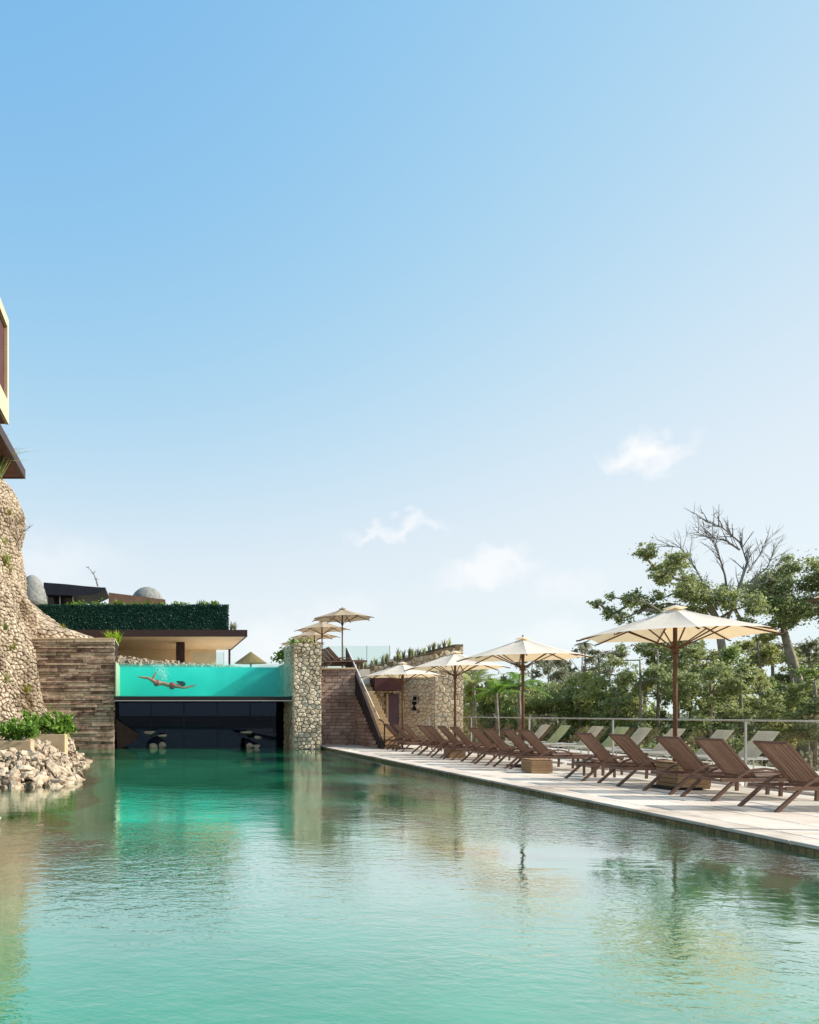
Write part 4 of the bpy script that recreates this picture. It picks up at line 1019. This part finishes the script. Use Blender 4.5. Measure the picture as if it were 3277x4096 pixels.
# two near loungers face the gap: lower side tables
tbm = None
for i, (xx, yy) in enumerate(((9.75, 16.3), (10.35, 17.0))):
    if tbm is None:
        tbm = empty('side_table'); MB().bbox((-.25, -.25, .36), (.25, .25, .40), .008).build('table_top', M_frame, tbm)
        for sx in (-.21, .21):
            for sy in (-.21, .21): MB().box((sx - .02, sy - .02, 0), (sx + .02, sy + .02, .359)).build('leg', M_frame, tbm)
        o = tbm
    else: o = copy_tree(tbm)
    o.location = (xx, yy, 0); tag(o, ['low dark side table in the gap between the lounger groups', 'low dark side table in the gap, nearer the glass fence'][i], 'side table', 'low side tables')
# upper terrace loungers
for i in range(4):
    o = copy_tree(lounger); o.location = (7.35 + .45 * 0 + .55 * (3 - i) / 3 * 0 + .1, 33.3 + i * .78, TZ + .005); o.location.x = 7.55
    tag(o, ['nearest', 'second', 'third', 'farthest'][i] + ' brown sun lounger up on the raised terrace beside the pale pillar', 'sun lounger', 'sun loungers on the raised terrace')

# first row's reflection in the glass, modelled as pale loungers, heads to the right
lt = MB(); lt.box((12.3, 12, -1.6), (16.2, 31.5, -.02)); tag(lt.build('added_terrace', M_deck), kind='structure')  # added strip for the modelled reflections to stand on
M_sling = mat('reflected_pale', ['cfc6b2', 'ddd5c3'], .8, None, noise=4, transl=.55); M_refl_g = mat('reflected_lime', ['c0c298', 'ccceaa'], .8, None, noise=4, transl=.55)
def make_reflected(m):
    r = empty('reflected_lounger'); f = MB()
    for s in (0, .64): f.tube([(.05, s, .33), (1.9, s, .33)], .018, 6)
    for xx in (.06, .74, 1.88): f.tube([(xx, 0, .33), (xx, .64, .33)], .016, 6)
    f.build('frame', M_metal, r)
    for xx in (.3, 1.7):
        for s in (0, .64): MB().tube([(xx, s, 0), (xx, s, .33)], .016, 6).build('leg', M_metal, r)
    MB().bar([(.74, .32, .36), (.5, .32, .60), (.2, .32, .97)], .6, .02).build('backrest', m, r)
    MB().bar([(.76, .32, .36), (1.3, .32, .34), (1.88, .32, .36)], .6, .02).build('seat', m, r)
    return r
s0 = make_reflected(M_sling); s1 = make_reflected(M_refl_g); used = set()
for i, (yv, gr, lb) in enumerate(((17.2, 0, 'pale lounger reflection built beyond the glass, nearest the right edge'), (18.5, 0, 'pale lounger reflection built beyond the glass, second from the right'), (20.2, 0, 'pale lounger reflection built beyond the glass, below the largest umbrella pole'), (21.6, 0, 'pale lounger reflection built beyond the glass, left of the largest umbrella pole'), (22.7, 1, 'lime lounger reflection built beyond the glass, right of the lounger gap'), (24.0, 0, 'pale lounger reflection built beyond the glass, seen in the lounger gap'), (25.9, 1, 'lime lounger reflection built beyond the glass, left in the lounger gap'), (27.2, 0, 'farthest pale lounger reflection built beyond the glass'))):
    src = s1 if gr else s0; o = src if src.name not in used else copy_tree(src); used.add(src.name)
    o.location = (14.7, yv + .64, 0); o.rotation_euler = (0, 0, math.pi + R(rng.uniform(-3, 3))); tag(o, lb, 'sun lounger', 'lounger reflections built beyond the glass fence')

# ------------------------------------------------------------------ umbrellas
def make_umbrella(box=True):
    r = empty('umbrella'); Rr = 1.56; ze, za, n = 2.84, 3.36, 8
    MB().tube([(0, 0, 0), (0, 0, 3.3)], .036, 10).build('pole', M_pole, r, True)
    MB().tube([(0, 0, 2.52), (0, 0, 2.66)], .065, 10).build('hub', M_pole, r, True)
    MB().tube([(0, 0, 3.24), (0, 0, 3.33)], .07, 10).build('top_hub', M_pole, r, True)
    tips = [Vector((Rr * math.cos(math.tau * (k + .5) / n), Rr * math.sin(math.tau * (k + .5) / n), ze)) for k in range(n)]
    def cpt(t, a):               # canopy point, t along the rib 0..1, a = angle in sectors
        k = int(a) % n; fr_ = a - int(a); A, B = tips[k], tips[(k + 1) % n]
        e = A.lerp(B, fr_); ins = 1 - .035 * (4 * fr_ * (1 - fr_)); e = Vector((e.x * ins, e.y * ins, e.z + .02 * (4 * fr_ * (1 - fr_))))
        z_ = za + (e.z - za) * (t ** .92) - .03 * (4 * fr_ * (1 - fr_)) * math.sin(math.pi * t)
        return Vector((e.x * t, e.y * t, z_))
    v = []; f = []; NA, NT = n * 4, 7
    v.append(Vector((0, 0, za)))
    for j in range(1, NT + 1):
        for i in range(NA): v.append(cpt(j / NT, i * n / NA))
    for i in range(NA): f.append((0, 1 + i, 1 + (i + 1) % NA))
    for j in range(NT - 1):
        for i in range(NA): a = 1 + j * NA; f.append((a + i, a + NA + i, a + NA + (i + 1) % NA, a + (i + 1) % NA))
    cn = MB().add(v, f).build('canopy', M_canvas, r, False)
    cap = MB(); cv_ = [Vector((0, 0, za + .055))] + [Vector((.2 * math.cos(math.tau * (k + .5) / n), .2 * math.sin(math.tau * (k + .5) / n), za - .01)) for k in range(n)]
    cap.add(cv_, [(0, 1 + k, 1 + (k + 1) % n) for k in range(n)]).build('vent_cap', M_canvas, r)
    MB().tube([(0, 0, za + .05), (0, 0, za + .09)], [.025, .012], 8).build('finial', M_dark, r)
    for k in range(n):
        T_ = tips[k]; a = Vector((T_.x * .03, T_.y * .03, za - .07)); b = cpt(.5, k) - Vector((0, 0, .035)); e = T_ - Vector((0, 0, .03))
        MB().tube([a, b, e, e + Vector((T_.x, T_.y, -.15)).normalized() * .05], .016, 5).build('rib', M_pole, r)
        MB().tube([Vector((T_.x * .03, T_.y * .03, 2.6)), cpt(.56, k) - Vector((0, 0, .05))], .014, 5).build('strut', M_pole, r)
    MB().bbox((-.3, -.3, 0), (.3, .3, .05), .01).build('base', M_dark, r)
    return r
um = make_umbrella()
UB = [(9.62, 8.62, 'cream umbrella whose tip alone shows at the right edge'), (9.62, 13.72, 'largest cream umbrella, nearest in full view, before the trees'), (9.58, 19.35, 'second cream umbrella along the loungers, tan underside showing'), (9.58, 23.75, 'third cream umbrella along the loungers, beside the stone building corner'), (9.6, 28.9, 'farthest poolside cream umbrella, in front of the stone building')]
for i, (x, yv, lb) in enumerate(UB):
    o = um if i == 0 else copy_tree(um); o.location = (x, yv, 0); o.rotation_euler = (0, 0, R(rng.uniform(-12, 12))); tag(o, lb, 'umbrella', 'cream umbrellas between the loungers')
shade_me = {}; M_canvas_shade = mat('shaded_canvas', ['a8947a', 'b8a488'], .85, None, noise=4, transl=.15)  # terrace canopies: shade of their undersides put into a darker canvas colour
for i, (x, yv) in enumerate(((9.5, 37.9), (9.6, 43), (10.05, 47.2), (10.15, 51.5))):
    o = copy_tree(um); o.location = (x, yv, TZ)
    for ch in o.children:
        if ch.name.split('.')[0] in ('canopy', 'vent_cap'): ch.data = shade_me.setdefault(ch.data.name, ch.data.copy()); ch.data.materials[0] = M_canvas_shade
    o.rotation_euler = (0, 0, R(rng.uniform(-12, 12))); tag(o, ['tallest umbrella on the raised terrace, highest in the picture', 'second umbrella on the raised terrace, just below the highest', 'third umbrella on the raised terrace, partly hidden', 'farthest umbrella on the raised terrace, above the pillar'][i], 'umbrella', 'umbrellas on the raised terrace')
# tan timber boxes at the umbrella feet
def make_crate():
    r = empty('timber_box'); MB().box((-.30, -.30, .03), (.30, .30, .56)).build('carcass', M_dark, r)
    for i in range(5):
        z0 = .02 + i * .108
        for s in (-1, 1):
            MB().bbox((-.33, s * .315 - .014, z0), (.33, s * .315 + .014, z0 + .1), .005).build('board', M_box, r)
            MB().bbox((s * .315 - .014, -.3, z0), (s * .315 + .014, .3, z0 + .1), .005).build('board', M_box, r)
    for i in range(5): MB().bbox((-.335 + i * .135, -.335, .564), (-.335 + i * .135 + .13, .335, .59), .005).build('lid_board', M_box, r)
    return r
cr = make_crate()
for i, (x, yv, lb) in enumerate(((9.78, 13.75, 'tan timber box under the largest umbrella between the loungers'), (8.95, 17.42, 'brown timber box at the near end of the farther lounger group'), (9.3, 23.1, 'tan timber box half hidden among the far loungers'))):
    o = cr if i == 0 else copy_tree(cr); o.location = (x, yv, 0); o.scale = (.9, .9, .85) if i == 0 else (.75, .75, .55); tag(o, lb, 'box', 'timber boxes among the loungers')

# ------------------------------------------------------------------ glass fence along the deck
gf = empty('glass_fence', (11.2, 18, 0)); tag(gf, 'long clear glass fence with a pale rail behind the loungers', 'fence')
ys = [14.1 + 2.05 * k for k in range(-4, 9)]
for a, b in zip(ys, ys[1:]): MB().box((-.006, a - 18 + .012, .05), (.006, b - 18 - .012, 1.385)).build('pane', M_glass, gf)
for k, a in enumerate(ys):
    if k % 2 == 0: MB().box((.012, a - 18 - .013, 0), (.05, a - 18 + .013, 1.25)).build('post', M_metal, gf)
MB().tube([(.045, ys[0] - 18, 1.262), (.045, ys[-1] - 18, 1.262)], .017, 8).build('rail', M_rail, gf, True)
for s in zip(ys, ys[1:]): MB().box((-.03, s[0] - 18 + .1, .0), (.03, s[1] - 18 - .1, .048)).build('shoe', M_metal, gf)

# ------------------------------------------------------------------ trees and scrub beyond the fence
GZ = -1.6
def tree(name, trunk, clumps, label, m, n, size, Yd, seed, r0=.2, bark=M_bark, group='trees beyond the fence', extra=(), spread=1.0):
    """trunk: list of photo points from foot up; clumps: (sx, sy, radius in px)"""
    g = random.Random(seed); T_ = [W(a, b, Yd) for a, b in trunk]; T_[0].z = GZ - .05; base = T_[0].copy()
    r = empty(name, base); tag(r, label, 'tree', group)
    mb = MB(); mb.tube([q - base for q in T_], [r0 * (1 - .65 * i / (len(T_) - 1)) for i in range(len(T_))], 8)
    cs = []; anch = [q.copy() for q in T_[1:]]; clumps = sorted(clumps, key=lambda c: (W(c[0], c[1], Yd) - T_[-1]).length)
    for sx, sy, rad in clumps:
        c = W(sx, sy, Yd); rr = rad * 1.3 * Yd / F; c.y += g.uniform(-1, 1) * spread * 1.8; cs.append(((c - base)[:], (rr, rr * 1.05, rr * .8)))
        s = min(anch, key=lambda a: (a - c).length + (0 if a.z < c.z + .2 else 2)) - base; e = c - base; anch.append(c.copy())
        mid = s.lerp(e, .5) + Vector((g.uniform(-.3, .3), g.uniform(-.3, .3), g.uniform(-.1, .4)))
        th = r0 * .38; mb.tube([s, mid, e], [th, th * .6, th * .22], 5)
        for _ in range(4):
            d_ = Vector((g.gauss(0, 1), g.gauss(0, 1), g.gauss(.4, .7))).normalized() * rr * .95; mb.tube([e, e + d_ * .5 + Vector((0, 0, .05)), e + d_], [th * .25, th * .16, th * .06], 4)
    mb.build('trunk', bark, r, True)
    if extra:
        eb = MB()
        for pts, t0 in extra:
            t0 *= .72
            P_ = [W(a, b, Yd + g.uniform(-.6, .6)) - base for a, b in pts]; eb.tube(P_, [t0 * (1 - .8 * i / (len(P_) - 1)) for i in range(len(P_))], 5)
            for i in range(1, len(P_)):
                for _ in range(9):
                    q = P_[i - 1].lerp(P_[i], g.random()); d_ = (P_[i] - P_[i - 1]).normalized() * .8 + Vector((g.gauss(0, .5), g.gauss(0, .5), g.gauss(.35, .4)))
                    L_ = g.uniform(.5, 1.5); e = q + d_.normalized() * L_; eb.tube([q, q.lerp(e, .5) + Vector((g.uniform(-.08, .08), 0, .05)), e], [t0 * .34, t0 * .2, t0 * .07], 4)
                    for _ in range(2):
                        d2 = (d_ + Vector((g.gauss(0, .7), g.gauss(0, .7), g.gauss(.2, .5)))).normalized() * L_ * .5; q2 = q.lerp(e, .55); eb.tube([q2, q2 + d2], [t0 * .16, t0 * .05], 4)
        eb.build('bare_branches', M_bark_d, r)
    link('crown', np_mesh('crown', leaves(cs, n, size, seed, .3, .35), 4), m, r)
    return r
def cl(g, x0, x1, y0, y1, n, r0, r1): return [(g.uniform(x0, x1), g.uniform(y0, y1), g.uniform(r0, r1)) for _ in range(n)]
g = random.Random(77)
# A: tall open tree with rounded clumps and bare upper limbs
cA = [(2625, 2190, 28), (2655, 2200, 24), (2610, 2255, 26), (2650, 2275, 34), (2690, 2260, 26), (2745, 2250, 22), (2700, 2300, 28), (2650, 2310, 26), (2600, 2380, 30), (2575, 2400, 24), (2720, 2370, 38), (2770, 2350, 30), (2680, 2390, 34), (2760, 2400, 36), (2640, 2420, 24), (2430, 2390, 14), (2455, 2400, 20), (2490, 2410, 24), (2520, 2440, 26), (2470, 2430, 18), (2510, 2470, 24), (2850, 2340, 40), (2820, 2300, 30), (2860, 2400, 42), (2900, 2440, 40), (2830, 2430, 38), (2960, 2350, 28), (2560, 2470, 16)]
tree('shore_tree', [(2905, 2900), (2898, 2750), (2890, 2600), (2870, 2480), (2830, 2400), (2760, 2340)], cA, 'tall open tree with rounded leaf clumps and bare upper limbs behind the largest umbrella', M_leaf_dark, 17000, .075, 40, 81, .26,
     extra=[([(2880, 2560), (2940, 2400), (2990, 2250), (2960, 2170), (2890, 2110), (2820, 2085)], .13), ([(2960, 2200), (2900, 2160), (2830, 2150), (2790, 2130)], .08), ([(2920, 2430), (2900, 2300), (2870, 2200), (2850, 2150)], .09), ([(2990, 2290), (3040, 2220), (3060, 2170)], .07), ([(3000, 2330), (3070, 2270), (3100, 2200)], .07), ([(2870, 2440), (2780, 2270), (2720, 2190), (2680, 2185)], .07), ([(2950, 2380), (3060, 2330), (3110, 2260)], .06)])
# B: dense spreading crown at the right edge, leaning pale trunk
cB = [(3060, 2350, 44), (3120, 2310, 50), (3170, 2280, 46), (3220, 2300, 50), (3270, 2330, 50), (3100, 2390, 54), (3160, 2370, 56), (3230, 2380, 56), (3060, 2430, 48), (3120, 2450, 52), (3190, 2450, 52), (3260, 2440, 54), (3040, 2490, 34), (3090, 2500, 36), (3310, 2380, 56), (3300, 2300, 40), (3010, 2400, 26)]
tree('shore_tree', [(3215, 2900), (3195, 2750), (3165, 2630), (3140, 2540), (3130, 2470)], cB, 'dense spreading tree crown at the right edge on a leaning pale trunk', M_leaf_dark, 27000, .075, 41, 82, .34)
# C: further trunks at right
for i, (x, yt, s) in enumerate(((3040, 2560, 1), (3240, 2560, 1.1), (3090, 2600, .8), (2890, 2620, .9), (3275, 2620, 1))):
    cc = cl(g, x - 60, x + 60, yt - 20, yt + 170, 9, 20, 34)
    tree('shore_tree', [(x + 10, 2900), (x + 4, 2760), (x, 2650), (x - 12, yt)], cc, ['slim tree standing under the bare limbs', 'tree low at the right edge under the dense crown', 'thin tree between the two big trunks', 'thin tree right of the largest umbrella pole', 'tree cut by the right edge of the picture'][i], (M_leaf_olive, M_leaf_dark, M_leaf_grey)[i % 3], 7000, .075, 43 + i * .9, 90 + i, .13)
# D: bushy evergreens around the largest umbrella pole
for i, (x, y0, w_, h_) in enumerate(((2560, 2620, 75, 210), (2630, 2580, 70, 250), (2470, 2680, 55, 160), (2760, 2620, 85, 220), (2840, 2660, 75, 190), (2960, 2650, 75, 190), (3060, 2680, 75, 170), (3170, 2690, 75, 160), (3260, 2700, 70, 160), (2710, 2560, 50, 120))):
    cc = cl(g, x - w_, x + w_, y0, y0 + h_, 10, 20, 36) + cl(g, x - w_, x + w_, y0 + h_, 3000, 8, 26, 40)
    Yd = 36 + (i % 4) * 1.1
    tree('evergreen_bush', [(x, 2900), (x + 4, y0 + h_ * .6), (x, y0 + 20)], cc, ['dark evergreen bush left of the largest umbrella pole', 'tall dark bush right behind the largest umbrella pole', 'small olive bush at the left end of the dark evergreens', 'bright green bush right of the largest umbrella pole', 'green bush with gaps, second right of the umbrella pole', 'bush below the bare-limbed tree', 'bush left of the leaning pale trunk', 'bush at the foot of the leaning pale trunk', 'bush low at the right edge above the glass fence', 'small bush directly under the largest canopy'][i], (M_leaf_dark, M_leaf_dark, M_leaf_olive, M_leaf_wood)[i % 4], 8500, .075, Yd, 110 + i, .1, group='bushes behind the glass fence')
# E: scrub and palms between the stone building and the big umbrella
for i, (x, y0, w_, h_) in enumerate(((1880, 2690, 50, 150), (1960, 2730, 55, 130), (2060, 2760, 55, 100), (2150, 2720, 60, 140), (2240, 2700, 60, 150), (2320, 2720, 60, 130), (2400, 2720, 55, 140), (2190, 2790, 60, 70), (2360, 2800, 60, 60), (1930, 2790, 60, 70))):
    cc = cl(g, x - w_, x + w_, y0, y0 + h_, 11, 18, 32) + cl(g, x - w_, x + w_, y0 + h_, 2980, 7, 20, 34)
    tree('scrub_bush', [(x, 2900), (x + 3, y0 + h_ * .6), (x, y0 + 10)], cc, ['yellow-green scrub just right of the stone building', 'second scrub bush right of the stone building', 'low scrub bush under the second umbrella', 'olive scrub bush right of the second umbrella pole', 'rounded scrub bush midway between the two near umbrella poles', 'grey scrub bush with pale twigs', 'olive scrub bush left of the dark evergreens', 'low dark scrub behind the lounger gap', 'low scrub at the foot of the dark evergreens', 'low scrub before the palms'][i], (M_leaf_olive, M_leaf_wood, M_leaf_olive, M_leaf_dark, M_leaf_grey)[i % 5], 8000, .075, 42 + (i % 5) * 1.3, 130 + i, .08, group='scrub bushes behind the glass fence')
for i, x in enumerate((2130, 2195, 2270, 2330, 2385, 2440)):
    yt = (2640, 2620, 2650, 2600, 2640, 2600)[i]
    cc = cl(g, x - 24, x + 24, yt, yt + 60, 5, 12, 20)
    tree('thin_tree', [(x - 6, 2900), (x + 3, 2780), (x - 2, 2700), (x, yt)], cc, ['thin grey sapling, first right of the second umbrella pole', 'thin grey sapling, second right of the second umbrella pole', 'thin sapling midway between the near umbrella poles', 'thin sapling below the fan palm', 'thin sapling right of the fan palm', 'thin sapling at the left tip of the largest umbrella'][i], M_leaf_grey, 1500, .08, 50 + i, 150 + i, .08, bark=M_bark_d, group='thin saplings on the skyline')
def palm(px, py, Yd, nf, L_, label, m, seed, trunk_r=.09, upf=.5):
    g = random.Random(seed); c = W(px, py, Yd); base = Vector((c.x, Yd, GZ - .03)); r = empty('palm', base); tag(r, label, 'palm', 'palms behind the glass fence')
    e = c - base; MB().tube([(0, 0, 0), (e.x * .4 + .1, 0, e.z * .5), e], [trunk_r * 1.3, trunk_r, trunk_r * .9], 7).build('trunk', M_bark, r, True)
    for k in range(nf):
        az = k * 2.4 + g.uniform(-.3, .3); el = g.uniform(upf - .5, upf + .7); d = Vector((math.cos(az) * math.cos(el), math.sin(az) * math.cos(el), math.sin(el))); side = Vector((-math.sin(az), math.cos(az), 0))
        mb = MB(); pts = []
        for j in range(9):
            t = j / 8; pts.append(e + d * L_ * t + Vector((0, 0, -L_ * .45 * t * t)))
        mb.tube(pts, [.02 * (1 - .8 * j / 8) for j in range(9)], 4)
        for j in range(1, 9):
            for h_ in (0, .5):
                p = pts[j - 1].lerp(pts[j], h_ + .25); t = (j - 1 + h_) / 8; ll = L_ * .3 * math.sin(math.pi * (.15 + .8 * t)); fw = (pts[j] - pts[j - 1]).normalized()
                for s in (-1, 1):
                    q = p + (side * s + fw * .7).normalized() * ll + Vector((0, 0, -.25 * ll)); w2 = fw * .035
                    mb.add([p - w2, p + w2, q + w2 * .2, q - w2 * .2], [(0, 1, 2, 3)])
        mb.build('frond', m, r)
palm(1895, 2740, 38.5, 11, 1.7, 'yellow-green palm just right of the stone building', M_leaf_olive, 161)
palm(1985, 2770, 37.5, 12, 1.6, 'palm with pale arching fronds under the third umbrella', M_leaf, 162)
palm(2075, 2745, 38.5, 11, 1.7, 'palm left of the second umbrella pole', M_leaf, 163)
palm(2340, 2572, 56, 14, .75, 'small round-headed palm on the skyline left of the largest umbrella', M_leaf_grey, 164, .08, .2)
palm(2395, 2635, 54, 12, .75, 'second small skyline palm, lower than the first', M_leaf_grey, 165, .08, .2)
# undergrowth that reads as one mass
gn = np.random.default_rng(8)
cs = [((gn.uniform(12.8, 44), gn.uniform(13, 48), GZ + gn.uniform(.0, .5)), (.9, .9, .55)) for _ in range(260)]
cs = [c for c in cs if c[0][1] / max(c[0][0], .1) > .75]
o = link('undergrowth', np_mesh('undergrowth', leaves(cs, 14000, .13, 8), 4), M_leaf_grey); tag(o, 'low grey-green undergrowth seen through the glass fence', 'undergrowth', kind='stuff')
cs = [((10 + i * 1.9 + gn.uniform(-1, 1), 62 + gn.uniform(-4, 6), gn.uniform(-.5, 2.3)), (2.2, 1.5, gn.uniform(1.4, 2.4))) for i in range(34)]
o = link('far_wood', np_mesh('far_wood', leaves(cs, 12000, .3, 9), 4), M_leaf_olive); tag(o, 'distant low green wood along the skyline', 'wood', kind='stuff')
